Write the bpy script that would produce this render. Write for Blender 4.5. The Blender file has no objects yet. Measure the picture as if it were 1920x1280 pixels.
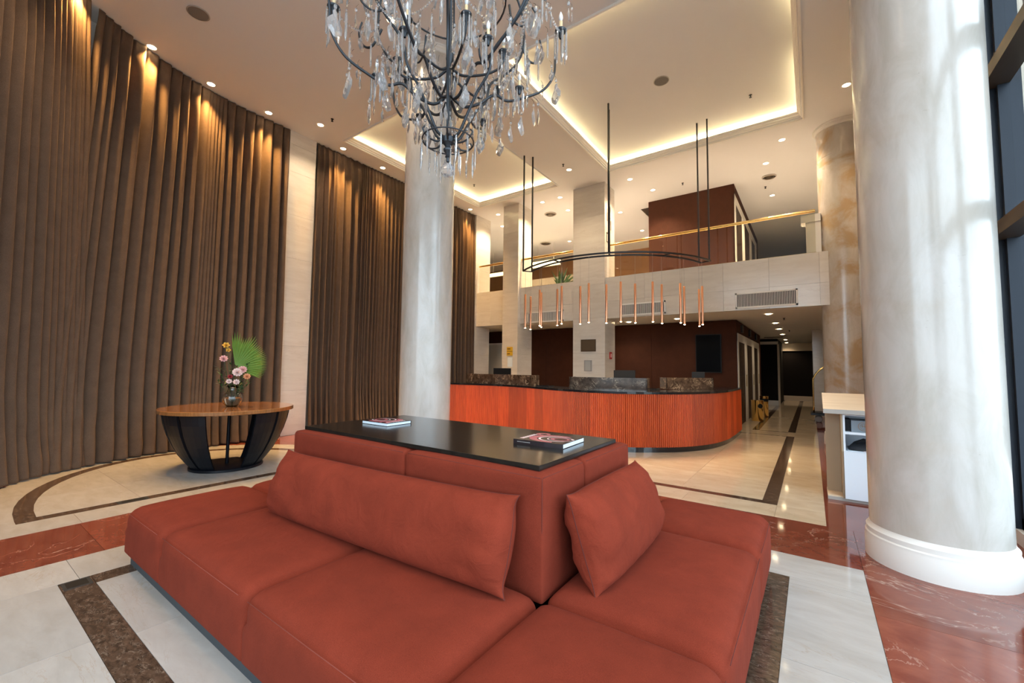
import bpy, bmesh, math, random
from mathutils import Vector, Matrix, noise
import numpy as np
random.seed(7)
PI = math.pi
col = bpy.context.scene.collection
scene = bpy.context.scene

# ------------------------------------------------------------------ camera
FPX = 785.94; EYE = 1.5
yaw, pitch, roll = [math.radians(a) for a in (35.5128, 3.4933, 0.6350)]
fw = Vector((-math.sin(yaw)*math.cos(pitch), math.cos(yaw)*math.cos(pitch), math.sin(pitch)))
rt = Vector((math.cos(yaw), math.sin(yaw), 0)); up = rt.cross(fw)
r2 = rt*math.cos(roll)+up*math.sin(roll); u2 = r2.cross(fw)
cd = bpy.data.cameras.new('camera'); cam = bpy.data.objects.new('camera', cd); col.objects.link(cam)
cd.lens = 36*FPX/1920; cd.sensor_width = 36; cd.clip_end = 200; cd.clip_start = 0.05
cam.matrix_world = Matrix(((r2.x, u2.x, -fw.x, 0), (r2.y, u2.y, -fw.y, 0), (r2.z, u2.z, -fw.z, EYE), (0, 0, 0, 1)))
scene.camera = cam
CP = Vector((0, 0, EYE))
def ray(px, py): return r2*((px-960)/FPX) - u2*((py-640)/FPX) + fw
def onz(px, py, z): d = ray(px, py); return CP + d*((z-EYE)/d.z)
def onx(px, py, x): d = ray(px, py); return CP + d*(x/d.x)
def ony(px, py, y): d = ray(px, py); return CP + d*(y/d.y)

# ------------------------------------------------------------------ world, daylight, exposure
W = bpy.data.worlds.new('daylight'); scene.world = W; W.use_nodes = True
wn = W.node_tree.nodes; wl = W.node_tree.links; wn.clear()
wo = wn.new('ShaderNodeOutputWorld'); wb = wn.new('ShaderNodeBackground'); wr = wn.new('ShaderNodeValToRGB')
wt = wn.new('ShaderNodeTexCoord'); wsx = wn.new('ShaderNodeSeparateXYZ'); wm = wn.new('ShaderNodeMapRange')
wm.inputs['From Min'].default_value = -0.2; wm.inputs['From Max'].default_value = 0.6
wr.color_ramp.elements[0].position = 0.2; wr.color_ramp.elements[0].color = (0.22, 0.23, 0.24, 1)
wr.color_ramp.elements[1].position = 0.35; wr.color_ramp.elements[1].color = (0.60, 0.77, 1.0, 1)
wl.new(wt.outputs['Generated'], wsx.inputs[0]); wl.new(wsx.outputs['Z'], wm.inputs['Value'])
wl.new(wm.outputs[0], wr.inputs[0]); wl.new(wr.outputs[0], wb.inputs[0]); wl.new(wb.outputs[0], wo.inputs[0])
wb.inputs[1].default_value = 2.95
scene.view_settings.view_transform = 'Standard'; scene.view_settings.look = 'None'
scene.view_settings.gamma = 1; scene.view_settings.use_curve_mapping = False
scene.view_settings.exposure = 1.62
cy = scene.cycles
cy.max_bounces = 7; cy.diffuse_bounces = 4; cy.glossy_bounces = 4; cy.transmission_bounces = 7; cy.transparent_max_bounces = 8
cy.caustics_reflective = False; cy.caustics_refractive = False; cy.sample_clamp_indirect = 4; cy.use_denoising = True
P_CURT = 200; P_DOWN = 62; P_HALL = 15; P_COVE = 15; P_PEND = 3
WARM = (1.0, 0.76, 0.50); CURTW = (1.0, 0.57, 0.18); COVEC = (1.0, 0.82, 0.42)

# ------------------------------------------------------------------ helpers
class MB:
    def __init__(s): s.v = []; s.f = []
    def add(s, vs, fs):
        n = len(s.v); s.v += [tuple(p) for p in vs]; s.f += [tuple(n+i for i in f) for f in fs]; return s
    def box(s, a, b, M=None):
        x0, y0, z0 = a; x1, y1, z1 = b
        vs = [Vector(p) for p in ((x0,y0,z0),(x1,y0,z0),(x1,y1,z0),(x0,y1,z0),(x0,y0,z1),(x1,y0,z1),(x1,y1,z1),(x0,y1,z1))]
        if M: vs = [M @ p for p in vs]
        return s.add(vs, [(0,3,2,1),(4,5,6,7),(0,1,5,4),(1,2,6,5),(2,3,7,6),(3,0,4,7)])
    def prism(s, pts, z0, z1, M=None):
        n = len(pts); vs = [Vector((p[0],p[1],z0)) for p in pts]+[Vector((p[0],p[1],z1)) for p in pts]
        if M: vs = [M @ p for p in vs]
        return s.add(vs, [tuple(range(n-1,-1,-1)), tuple(range(n,2*n))]+[(i,(i+1)%n,n+(i+1)%n,n+i) for i in range(n)])
    def lathe(s, prof, n=24, c=(0,0,0), M=None, cap=True, sx=1, sy=1):
        vs = []
        for r, z in prof:
            for k in range(n):
                a = 2*PI*k/n; p = Vector((c[0]+r*math.cos(a)*sx, c[1]+r*math.sin(a)*sy, c[2]+z)); vs.append(M @ p if M else p)
        fs = []
        for j in range(len(prof)-1):
            for k in range(n): fs.append((j*n+k, j*n+(k+1)%n, (j+1)*n+(k+1)%n, (j+1)*n+k))
        if cap: fs += [tuple(range(n-1,-1,-1)), tuple((len(prof)-1)*n+k for k in range(n))]
        return s.add(vs, fs)
    def tube(s, pts, r, n=8, cap=True, closed=False, flat=None):
        pts = [Vector(p) for p in pts]; m = len(pts); rr = r if isinstance(r, (list, tuple)) else [r]*m
        vs = []; prev = None
        for i, p in enumerate(pts):
            if closed: t = pts[(i+1)%m]-pts[(i-1)%m]
            else: t = pts[min(i+1,m-1)]-pts[max(i-1,0)]
            t.normalize()
            if prev is None:
                a = Vector((0,0,1)) if abs(t.z) < 0.9 else Vector((1,0,0)); u = (a - t*a.dot(t)).normalized()
            else: u = (prev - t*prev.dot(t)).normalized()
            prev = u; w = t.cross(u)
            for k in range(n):
                an = 2*PI*k/n + (PI/4 if n == 4 else 0); vs.append(p+(u*math.cos(an)+w*math.sin(an))*rr[i])
        fs = []
        for j in range(m if closed else m-1):
            j2 = (j+1)%m
            for k in range(n): fs.append((j*n+k, j*n+(k+1)%n, j2*n+(k+1)%n, j2*n+k))
        if cap and not closed: fs += [tuple(range(n-1,-1,-1)), tuple((m-1)*n+k for k in range(n))]
        return s.add(vs, fs)
    def sphere(s, c, r, n=8, m=6, sz=1.0):
        prof = [(max(1e-4, r*math.sin(PI*j/m)), -r*sz*math.cos(PI*j/m)) for j in range(m+1)]
        return s.lathe(prof, n, c, cap=True)
    def build(s, name, mat, parent=None, smooth=False, **kw):
        me = bpy.data.meshes.new(name); me.from_pydata(s.v, [], s.f); me.materials.append(mat); me.update()
        if smooth == 'auto':
            me.shade_smooth(); me.set_sharp_from_angle(angle=math.radians(35))
        elif smooth: me.shade_smooth()
        o = bpy.data.objects.new(name, me); col.objects.link(o)
        if parent:
            o.parent = parent
            pw = Vector((0,0,0)); q = parent
            while q: pw += q.location; q = q.parent
            if kw.pop('world', True): o.location = -pw
        return o
def tag(o, label=None, cat=None, group=None, kind=None):
    if label: o['label'] = label
    if cat: o['category'] = cat
    if group: o['group'] = group
    if kind: o['kind'] = kind
    return o
def thing(name, loc, label, cat, group=None):
    o = bpy.data.objects.new(name, None); col.objects.link(o); o.location = loc; o.empty_display_size = 0.1
    return tag(o, label, cat, group)
def inst(src, parent, loc, rot=(0,0,0), scale=(1,1,1)):
    c = src.copy(); col.objects.link(c); c.parent = parent; c.location = loc; c.rotation_euler = rot; c.scale = scale; return c
def copy_tree(o, loc, rz=None):
    c = o.copy(); col.objects.link(c); c.location = loc
    if rz is not None: c.rotation_euler = (0,0,rz)
    for ch in o.children:
        d = ch.copy(); col.objects.link(d); d.parent = c
        for g in ch.children:
            e = g.copy(); col.objects.link(e); e.parent = d
    return c
def structure(o): o['kind'] = 'structure'; return o
def catmull(P, n=8):
    out = []
    for i in range(len(P)-1):
        p0, p1, p2, p3 = P[max(i-1,0)], P[i], P[i+1], P[min(i+2,len(P)-1)]
        for k in range(n):
            t = k/n; out.append(tuple(0.5*((2*b)+(-a+c)*t+(2*a-5*b+4*c-d)*t*t+(-a+3*b-3*c+d)*t**3) for a, b, c, d in zip(p0, p1, p2, p3)))
    out.append(tuple(P[-1])); return out
def resample(P, step):
    P = [Vector(p) for p in P]; out = [P[0].copy()]; acc = 0.0
    for a, b in zip(P, P[1:]):
        L = (b-a).length; pos = step-acc
        while pos <= L: out.append(a+(b-a)*(pos/L)); pos += step
        acc = L-(pos-step)
    return out

# ------------------------------------------------------------------ materials
def nodes(name):
    m = bpy.data.materials.new(name); m.use_nodes = True; nt = m.node_tree; b = nt.nodes['Principled BSDF']; return m, nt, b
def setp(b, **k):
    for n, v in k.items():
        n = n.replace('_', ' ')
        if n in b.inputs: b.inputs[n].default_value = v
def plain(name, c, rough=0.5, metal=0.0, **k):
    m, nt, b = nodes(name); setp(b, Base_Color=(*c, 1), Roughness=rough, Metallic=metal, **k); return m
def ramp(nt, fac, stops):
    r = nt.nodes.new('ShaderNodeValToRGB'); e = r.color_ramp.elements
    while len(e) < len(stops): e.new(0.5)
    for q, (p, c) in zip(e, stops): q.position = p; q.color = (*c, 1)
    nt.links.new(fac, r.inputs[0]); return r.outputs[0]
def coords(nt, scale=(1,1,1), rot=(0,0,0), rnd=0.0, world=True):
    if world: g = nt.nodes.new('ShaderNodeNewGeometry').outputs['Position']
    else: g = nt.nodes.new('ShaderNodeTexCoord').outputs['Object']
    mp = nt.nodes.new('ShaderNodeMapping'); mp.inputs['Scale'].default_value = scale; mp.inputs['Rotation'].default_value = rot
    if rnd:
        oi = nt.nodes.new('ShaderNodeObjectInfo'); vm = nt.nodes.new('ShaderNodeVectorMath'); vm.operation = 'MULTIPLY_ADD'
        nt.links.new(oi.outputs['Random'], vm.inputs[0]); vm.inputs[1].default_value = (rnd, rnd*1.7, rnd*0.6); nt.links.new(g, vm.inputs[2]); g = vm.outputs[0]
    nt.links.new(g, mp.inputs[0]); return mp.outputs[0]
def noisetex(nt, vec, scale, detail=4, rough=0.55, dist=0.0):
    n = nt.nodes.new('ShaderNodeTexNoise'); n.inputs['Scale'].default_value = scale; n.inputs['Detail'].default_value = detail
    n.inputs['Roughness'].default_value = rough; n.inputs['Distortion'].default_value = dist
    nt.links.new(vec, n.inputs['Vector']); return n.outputs['Fac']
def mixc(nt, fac, a, b, mode='MIX'):
    m = nt.nodes.new('ShaderNodeMix'); m.data_type = 'RGBA'; m.blend_type = mode
    for s, v in ((m.inputs[0], fac), (m.inputs[6], a), (m.inputs[7], b)):
        if isinstance(v, (int, float)): s.default_value = v
        elif isinstance(v, tuple): s.default_value = (*v, 1)
        else: nt.links.new(v, s)
    return m.outputs[2]
def bump(nt, b, h, strength=0.2, dist=0.01):
    bn = nt.nodes.new('ShaderNodeBump'); bn.inputs['Strength'].default_value = strength; bn.inputs['Distance'].default_value = dist
    nt.links.new(h, bn.inputs['Height']); nt.links.new(bn.outputs[0], b.inputs['Normal'])
def marble(name, base, dark, vein, scale=1.0, veinw=0.03, veinscale=1.5, rough=0.12, stretch=(1,1,1), rnd=9.0, coat=0.0, vamt=0.8, rot=(0,0,0.5), tint=0.12):
    m, nt, b = nodes(name); v = coords(nt, stretch, rot, rnd)
    n1 = noisetex(nt, v, 2.2*scale, 6, 0.6, 0.4); c = ramp(nt, n1, [(0.3, dark), (0.65, base)])
    n2 = noisetex(nt, v, veinscale, 5, 0.6, 1.6)
    w = ramp(nt, n2, [(0.5-veinw, (0,0,0)), (0.5, (1,1,1)), (0.5+veinw, (0,0,0))])
    n3 = noisetex(nt, v, veinscale*0.9, 2, 0.5); k = ramp(nt, n3, [(0.45, (0,0,0)), (0.62, (vamt,)*3)])
    f = mixc(nt, 1.0, w, k, 'MULTIPLY'); c = mixc(nt, f, c, vein)
    oi = nt.nodes.new('ShaderNodeObjectInfo'); tr = ramp(nt, oi.outputs['Random'], [(0, (1-tint,)*3), (1, (1,1,1))])
    c = mixc(nt, 1.0, c, tr, 'MULTIPLY'); nt.links.new(c, b.inputs['Base Color']); setp(b, Roughness=rough, Coat_Weight=coat, Coat_Roughness=0.05)
    return m
M = {}
M['cream'] = marble('cream_floor_marble', (0.45,0.42,0.395), (0.38,0.35,0.32), (0.36,0.28,0.21), 1.4, 0.012, 1.4, 0.07, (1,3.0,1), vamt=0.55, tint=0.1)
M['beige'] = marble('warm_lit_cream_marble', (0.68,0.56,0.41), (0.58,0.46,0.32), (0.40,0.27,0.15), 1.2, 0.012, 1.6, 0.06, (1,2.0,1), vamt=0.4, tint=0.1)  # likely the same cream marble, with warm light and reflections mixed into its colour
M['redm'] = marble('red_floor_marble', (0.27,0.072,0.040), (0.18,0.036,0.020), (0.68,0.50,0.40), 2.2, 0.008, 1.1, 0.06, (1,1.5,1), vamt=0.55, tint=0.25)
M['emp'] = marble('dark_brown_floor_marble', (0.105,0.062,0.040), (0.030,0.018,0.012), (0.34,0.26,0.20), 9, 0.03, 15.0, 0.10, (1,2.0,1), vamt=0.6)
M['emps'] = marble('dark_veined_marble', (0.10,0.065,0.045), (0.025,0.014,0.010), (0.50,0.38,0.26), 5, 0.03, 6.0, 0.12, vamt=0.9)
M['trav'] = marble('travertine_wall', (0.72,0.67,0.60), (0.65,0.59,0.52), (0.52,0.44,0.36), 1.3, 0.02, 1.6, 0.16, (0.6,0.6,3.5), rot=(0,0,0), vamt=0.35, tint=0.08)
M['empd'] = marble('dark_marble_lift_door', (0.060,0.036,0.024), (0.014,0.008,0.006), (0.30,0.22,0.15), 5, 0.03, 6.0, 0.45, vamt=0.7); M['empd'].node_tree.nodes['Principled BSDF'].inputs['Specular IOR Level'].default_value = 0.1
# round column stone: polished cream with warm clouding
def colmat(name, stain):
    m, nt, b = nodes(name); v = coords(nt, (1,1,0.35)); n1 = noisetex(nt, v, 5, 6, 0.65, 0.6)
    c = ramp(nt, n1, [(0.3, (0.47,0.425,0.37)), (0.62, (0.58,0.54,0.50))])
    v2 = coords(nt, (1,1,1)); n2 = noisetex(nt, v2, 1.3, 5, 0.6, 0.8)
    k = ramp(nt, n2, [(0.50, (0,0,0)), (0.64, (stain,)*3)]); c = mixc(nt, k, c, (0.42,0.27,0.11))
    v3 = coords(nt, (6,6,30)); n3 = noisetex(nt, v3, 2.2, 3, 0.6); k2 = ramp(nt, n3, [(0.24, (0.5,)*3), (0.27, (0,)*3)]); c = mixc(nt, k2, c, (0.25,0.2,0.15))
    nt.links.new(c, b.inputs['Base Color']); setp(b, Roughness=0.22, Coat_Weight=0.45, Coat_Roughness=0.17)
    bump(nt, b, noisetex(nt, v2, 7, 4), 0.12, 0.01); return m
M['colm'] = colmat('polished_cream_column', 0.12); M['colstain'] = colmat('stained_cream_column', 0.75)
M['paint'] = plain('cream_ceiling_paint', (0.79,0.785,0.79), 0.75)
M['white'] = plain('white_plaster', (0.80,0.77,0.72), 0.5)
M['trimw'] = plain('bounce_lit_moulding_white', (0.90,0.87,0.82), 0.45)  # plaster white raised so the mouldings look lit by cove bounce
M['wallcream'] = plain('cream_wall_paint', (0.62,0.53,0.42), 0.7)
def woven(name, c1, c2, sc=500, rough=0.95, sheen=0.3, bs=0.25, folds=0):
    m, nt, b = nodes(name); v = coords(nt, (1,1,1)); n = noisetex(nt, v, sc, 2, 0.7); c = ramp(nt, n, [(0.35, c1), (0.65, c2)])
    n2 = noisetex(nt, v, 6, 4, 0.6); c = mixc(nt, 1.0, c, ramp(nt, n2, [(0.3, (0.86,)*3), (0.7, (1.06,)*3)]), 'MULTIPLY')
    nt.links.new(c, b.inputs['Base Color']); setp(b, Specular_IOR_Level=0.15, Roughness=rough, Sheen_Weight=sheen, Sheen_Roughness=0.5, Sheen_Tint=(*c2,1)); bump(nt, b, n, bs, 0.002)
    if folds: bump(nt, b, noisetex(nt, coords(nt, (1,1,1)), 9, 3, 0.55, 1.2), folds, 0.03)
    return m
M['sofa'] = woven('terracotta_fabric', (0.142,0.0200,0.0092), (0.196,0.0315,0.0152), 420, sheen=0.06, folds=0.12)
M['pillow'] = woven('terracotta_pillow_fabric', (0.155,0.0215,0.0096), (0.206,0.0320,0.0152), 420, sheen=0.06, folds=0.35)
M['seam'] = plain('seam_thread', (0.085,0.014,0.009), 0.9); M['seaml'] = plain('pale_seam_thread', (0.185,0.036,0.021), 0.9)
M['curtain'] = woven('brown_curtain_fabric', (0.088,0.056,0.038), (0.165,0.108,0.074), 300, sheen=0.2, bs=0.2)
M['brownwall'] = woven('dark_brown_wallcovering', (0.050,0.017,0.009), (0.072,0.025,0.014), 120, 0.8, 0.0, 0.1)
M['darkwall'] = plain('near_black_wallcovering', (0.008,0.0055,0.0045), 0.8, Specular_IOR_Level=0.2)
M['black'] = plain('black_metal', (0.012,0.012,0.013), 0.4, 0.3)
M['blacktop'] = None
def blacktop():
    m, nt, b = nodes('black_stained_tabletop'); v = coords(nt, (1,18,1)); n = noisetex(nt, v, 14, 3, 0.6)
    nt.links.new(ramp(nt, n, [(0.3, (0.006,0.005,0.0045)), (0.7, (0.013,0.011,0.009))]), b.inputs['Base Color'])
    setp(b, Roughness=0.17, Coat_Weight=0.1, Coat_Roughness=0.08, Specular_IOR_Level=0.4); bump(nt, b, n, 0.05, 0.002); return m
M['blacktop'] = blacktop()
M['lacquer'] = plain('blue_black_lacquer', (0.008,0.010,0.014), 0.18, 0, Coat_Weight=0.5)
M['tableg'] = plain('satin_black_lacquer', (0.004,0.005,0.008), 0.42, Specular_IOR_Level=0.25)
M['brass'] = plain('polished_brass', (0.83,0.56,0.20), 0.16, 1.0); M['copper'] = plain('brushed_copper', (0.86,0.40,0.22), 0.28, 1.0)
M['iron'] = plain('dark_patinated_iron', (0.055,0.062,0.072), 0.45, 0.7)
M['steel'] = plain('dark_blue_window_frame', (0.014,0.020,0.031), 0.5, 0.0, Specular_IOR_Level=0.3); M['steelb'] = plain('black_brown_transom', (0.035,0.024,0.016), 0.45)
M['plastic'] = plain('black_plastic', (0.010,0.010,0.011), 0.5, Specular_IOR_Level=0.25); M['screen'] = plain('black_glass_screen', (0.004,0.005,0.007), 0.12, Specular_IOR_Level=0.06)
M['grey'] = plain('grey_plastic', (0.32,0.30,0.28), 0.6); M['greyb'] = plain('grey_panel', (0.42,0.38,0.34), 0.5)
def woodmat(name, c1, c2, sc=(3,40,3), rough=0.3, coat=0.2, rnd=6, obj=0.35):
    m, nt, b = nodes(name); v = coords(nt, sc, rnd=rnd); n = noisetex(nt, v, 1.6, 5, 0.6, 0.5); c = ramp(nt, n, [(0.3, c1), (0.7, c2)])
    oi = nt.nodes.new('ShaderNodeObjectInfo'); c = mixc(nt, 1.0, c, ramp(nt, oi.outputs['Random'], [(0, (1-obj,)*3), (1, (1.08,)*3)]), 'MULTIPLY')
    nt.links.new(c, b.inputs['Base Color']); setp(b, Roughness=rough, Coat_Weight=coat); return m
M['reed'] = woodmat('orange_red_reeded_wood', (0.52,0.062,0.014), (0.74,0.125,0.026), (25,25,1.5), 0.5, 0.0)
M['tabwood'] = woodmat('honey_brown_veneer', (0.20,0.075,0.022), (0.33,0.14,0.045), (3,30,3), 0.14, 0.6, 0, 0)
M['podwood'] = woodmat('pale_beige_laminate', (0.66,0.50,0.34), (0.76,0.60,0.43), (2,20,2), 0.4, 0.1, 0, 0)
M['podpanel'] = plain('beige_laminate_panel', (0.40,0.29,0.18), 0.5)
M['podwhite'] = plain('white_laminate', (0.78,0.82,0.88), 0.4)
def emis(name, c, s):
    m, nt, b = nodes(name); setp(b, Base_Color=(*c,1), Emission_Color=(*c,1), Emission_Strength=s); return m
M['lens'] = emis('lit_lamp_lens', (1.0,0.80,0.50), 9.0); M['pendlens'] = emis('lit_pendant_lens', (1.0,0.78,0.48), 14.0); M['strip'] = emis('lit_strip_lamp', (1.0,0.80,0.42), 3.0)
def glassmat(name, c=(1,1,1), rough=0.0, ior=1.5):
    m, nt, b = nodes(name); setp(b, Base_Color=(*c,1), Roughness=rough, IOR=ior, Transmission_Weight=1.0); return m
M['crystal'] = None
def crystal():
    m, nt, b = nodes('clear_cut_crystal'); setp(b, Base_Color=(0.97,0.98,1.0,1), Roughness=0.03, IOR=1.5, Transmission_Weight=0.80, Coat_Weight=0.0)
    tr = nt.nodes.new('ShaderNodeBsdfTransparent'); tr.inputs[0].default_value = (0.95,0.97,1.0,1); mx = nt.nodes.new('ShaderNodeMixShader'); mx.inputs[0].default_value = 0.8
    nt.links.new(tr.outputs[0], mx.inputs[1]); nt.links.new(b.outputs[0], mx.inputs[2]); nt.links.new(mx.outputs[0], nt.nodes['Material Output'].inputs[0]); return m
M['crystal'] = crystal(); M['candle'] = plain('ivory_candle_sleeve', (0.72,0.60,0.38), 0.5); M['bulb'] = plain('frosted_candle_bulb', (0.85,0.87,0.90), 0.35)
M['vase'] = glassmat('clear_vase_glass', (0.94,0.98,0.98), 0.0, 1.45)
def pane(name, tint=(0.80,0.80,0.74)):
    m, nt, b = nodes(name); tr = nt.nodes.new('ShaderNodeBsdfTransparent'); tr.inputs[0].default_value = (*tint,1)
    gl = nt.nodes.new('ShaderNodeBsdfGlossy'); gl.inputs['Roughness'].default_value = 0.01; fr = nt.nodes.new('ShaderNodeFresnel'); fr.inputs[0].default_value = 1.62
    ge = nt.nodes.new('ShaderNodeNewGeometry'); iv = nt.nodes.new('ShaderNodeMath'); iv.operation = 'SUBTRACT'; iv.inputs[0].default_value = 1.0; nt.links.new(ge.outputs['Backfacing'], iv.inputs[1])
    mu = nt.nodes.new('ShaderNodeMath'); mu.operation = 'MULTIPLY'; nt.links.new(fr.outputs[0], mu.inputs[0]); nt.links.new(iv.outputs[0], mu.inputs[1])
    mx = nt.nodes.new('ShaderNodeMixShader'); nt.links.new(mu.outputs[0], mx.inputs[0]); nt.links.new(tr.outputs[0], mx.inputs[1]); nt.links.new(gl.outputs[0], mx.inputs[2])
    nt.links.new(mx.outputs[0], nt.nodes['Material Output'].inputs[0]); return m
M['pane'] = pane('railing_glass', (0.93,0.92,0.87))
M['green'] = plain('leaf_green', (0.12,0.22,0.03), 0.5); M['dgreen'] = plain('dark_leaf_green', (0.025,0.07,0.018), 0.5)
M['pink'] = plain('pale_pink_petal', (0.72,0.40,0.38), 0.6); M['pinkw'] = plain('whitish_pink_petal', (0.80,0.62,0.58), 0.6)
M['yellow'] = plain('yellow_petal', (0.70,0.42,0.06), 0.6); M['orange'] = plain('apricot_petal', (0.72,0.33,0.16), 0.6); M['crimson'] = plain('crimson_petal', (0.30,0.02,0.03), 0.6)
M['paper'] = plain('white_paper', (0.72,0.80,0.86), 0.6); M['cover'] = plain('black_book_cover', (0.018,0.010,0.012), 0.25)
M['cpink'] = plain('magenta_pink_print', (0.42,0.09,0.13), 0.3); M['cwhite'] = plain('pale_pink_print', (0.80,0.62,0.64), 0.3)
M['redsign'] = plain('red_sign', (0.50,0.02,0.02), 0.4); M['yelsign'] = plain('yellow_sign', (0.70,0.42,0.03), 0.5); M['plaque'] = plain('bronze_plaque', (0.12,0.085,0.055), 0.35, 0.4)

def area(name, loc, rot, sx, sy, power, color, spread=None):
    l = bpy.data.lights.new(name, 'AREA'); l.shape = 'RECTANGLE'; l.size = sx; l.size_y = sy; l.energy = power; l.color = color
    if spread: l.spread = spread
    o = bpy.data.objects.new(name, l); col.objects.link(o); o.location = loc; o.rotation_euler = rot; return o
def spot(name, loc, power, color, angle=90, blend=0.6, size=0.04, parent=None, rot=(0,0,0)):
    l = bpy.data.lights.new(name, 'SPOT'); l.energy = power; l.color = color; l.spot_size = math.radians(angle); l.spot_blend = blend; l.shadow_soft_size = size
    o = bpy.data.objects.new(name, l); col.objects.link(o); o.location = loc; o.rotation_euler = rot
    if parent: o.parent = parent
    return o

# ------------------------------------------------------------------ the shell
CZ = 6.6; UZ = 6.85
C1 = (-4.18, 0.01, 5.33, 10.06); C2 = (-8.53, -5.63, 5.26, 10.06)
X0, X1, Y0, Y1 = -9.45, 1.5, -4.0, 26.0
structure(MB().box((X0-.3, Y0-.3, -0.3), (X1+.3, Y1+.3, -0.012)).box((-14.3, 10.3, -0.3), (X0-.3, Y1+.3, -0.012)).build('floor', plain('floor_grout', (0.16,0.12,0.09), 0.7)))
floor = bpy.data.objects['floor']
def clip(P, Q):                                  # convex polygon P cut to convex polygon Q (ccw)
    for i in range(len(Q)):
        a, b = Q[i], Q[(i+1)%len(Q)]; out = []
        for j in range(len(P)):
            p, q = P[j], P[(j+1)%len(P)]
            sp = (b[0]-a[0])*(p[1]-a[1])-(b[1]-a[1])*(p[0]-a[0]); sq = (b[0]-a[0])*(q[1]-a[1])-(b[1]-a[1])*(q[0]-a[0])
            if sp >= 0: out.append(p)
            if sp*sq < 0:
                t = sp/(sp-sq); out.append((p[0]+(q[0]-p[0])*t, p[1]+(q[1]-p[1])*t))
        P = out
        if len(P) < 3: return []
    return P
G = 0.0013
def tile(poly, mat, name='floor_tile', z=0.0):
    MB().prism(poly, z-0.012, z).build(name, M[mat], floor)
def rect_tiles(xs, ys, mat, name='floor_tile', z=0.0, cl=None):
    for a, b in zip(xs, xs[1:]):
        for c, d in zip(ys, ys[1:]):
            P = [(a+G, c+G), (b-G, c+G), (b-G, d-G), (a+G, d-G)]
            if cl: P = clip(P, cl)
            if len(P) >= 3: tile(P, mat, name, z)
def lin(a, b, n): return [a+(b-a)*i/n for i in range(n+1)]
# cream field under the sofa, with its dark border strip
rect_tiles([-4.02, -3.1, -2.18, -1.26, -0.34], [0.77, 1.71, 2.65, 3.60], 'cream')
rect_tiles([-4.65, -4.18], [-0.2, 0.715, 1.6, 2.5, 3.4, 3.75], 'cream'); rect_tiles([-0.17, 0.28], [-0.2, 0.8, 1.75, 2.7, 3.65], 'cream')
rect_tiles([-4.65, -3.6, -2.6, -1.6, -0.6, 0.28], [3.75, 4.2], 'cream'); rect_tiles([-0.17, 0.28], [3.65, 3.75], 'cream')
rect_tiles([-4.18, -3.2, -2.2, -1.2, -0.17], [-0.2, 0.61], 'cream')
rect_tiles([-4.18, -3.2, -2.2, -1.2, -0.17], [0.61, 0.77], 'emp', 'border_strip'); rect_tiles([-4.18, -3.2, -2.2, -1.2, -0.17], [3.60, 3.75], 'emp', 'border_strip')
rect_tiles([-4.18, -4.02], [0.77, 1.71, 2.65, 3.60], 'emp', 'border_strip'); rect_tiles([-0.34, -0.17], [0.77, 1.71, 2.65, 3.60], 'emp', 'border_strip')
# red bands
ry = [-0.97, -0.02, 0.93, 1.88, 2.83, 3.5, 4.2]
rect_tiles([-5.6, -4.65], ry, 'redm', 'red_slab'); rect_tiles([0.28, 1.5], ry, 'redm', 'red_slab')
rect_tiles([-5.6, -4.65, -3.7, -2.7, -1.7, -0.7, 0.28, 1.5], [4.2, 5.15], 'redm', 'red_slab')
rect_tiles([0.08, 1.5], lin(5.15, 25, 20), 'redm', 'red_slab')
rect_tiles([-9.45, -8.5, -7.5, -6.5, -5.6], [-0.97, -0.02, 0.93, 1.88, 2.83, 3.5, 4.2, 5.15], 'redm', 'red_slab', -0.0015)
# half oval field by the curtains
def half_oval(a, b, n=28):
    c = (-6.15, 2.40); return [(c[0]+a*math.cos(t), c[1]+b*math.sin(t)) for t in [PI/2+PI*i/n for i in range(n+1)]]
oin, omid, oout = half_oval(2.47, 1.68), half_oval(2.62, 1.82), half_oval(2.97, 2.17)
inner = [(-6.15, 0.72)] + [] ; inner = oin
rect_tiles([-8.75, -7.9, -7.0, -6.15], [0.6, 1.5, 2.4, 3.3, 4.2], 'cream', cl=oin)
for i in range(0, 28, 2):
    for A, B, mt, nm in ((oin, omid, 'emp', 'border_strip'), (omid, oout, 'cream', 'floor_tile')):
        P = [A[i], A[i+1], A[i+2], B[i+2], B[i+1], B[i]][::-1]; tile(P, mt, nm)
rect_tiles([-6.15, -6.01], [0.58, 1.5, 2.4, 3.3, 4.22], 'emp', 'border_strip')
rect_tiles([-6.01, -5.6], [-0.97, 0.2, 0.95, 1.9, 2.85, 3.8, 4.57], 'cream'); rect_tiles([-6.15, -6.01], [-0.97, 0.58], 'cream'); rect_tiles([-6.15, -6.01], [4.22, 4.57], 'cream')
# cream floor of the reception side and hallway, warm light put into its colour
rect_tiles(lin(-9.45, -0.35, 10)+[0.08], [5.15, 5.6], 'beige')
rect_tiles(lin(-9.45, -0.35, 10), [5.6, 5.72], 'emp', 'border_strip')
rect_tiles(lin(-9.45, -0.5, 10), [5.72, 6.67, 7.62, 8.57, 9.52, 10.47, 11.3], 'beige')
rect_tiles([-0.35, 0.08], [5.6, 6.67, 7.62, 8.57, 9.52, 10.47, 11.3, 12.25, 13.2, 14.2, 16, 18, 20, 22.5, 25], 'beige')
rect_tiles([-0.5, -0.35], [5.72, 6.67, 7.62, 8.57, 9.52, 10.47, 11.5], 'emp', 'border_strip'); rect_tiles([-0.5, -0.35], [12.25, 14.2, 16, 18, 20, 22.5, 24.2], 'emp', 'border_strip')
rect_tiles([-9.45, -5, -3, -1.25, -0.5], [11.3, 11.36], 'beige')
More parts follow.
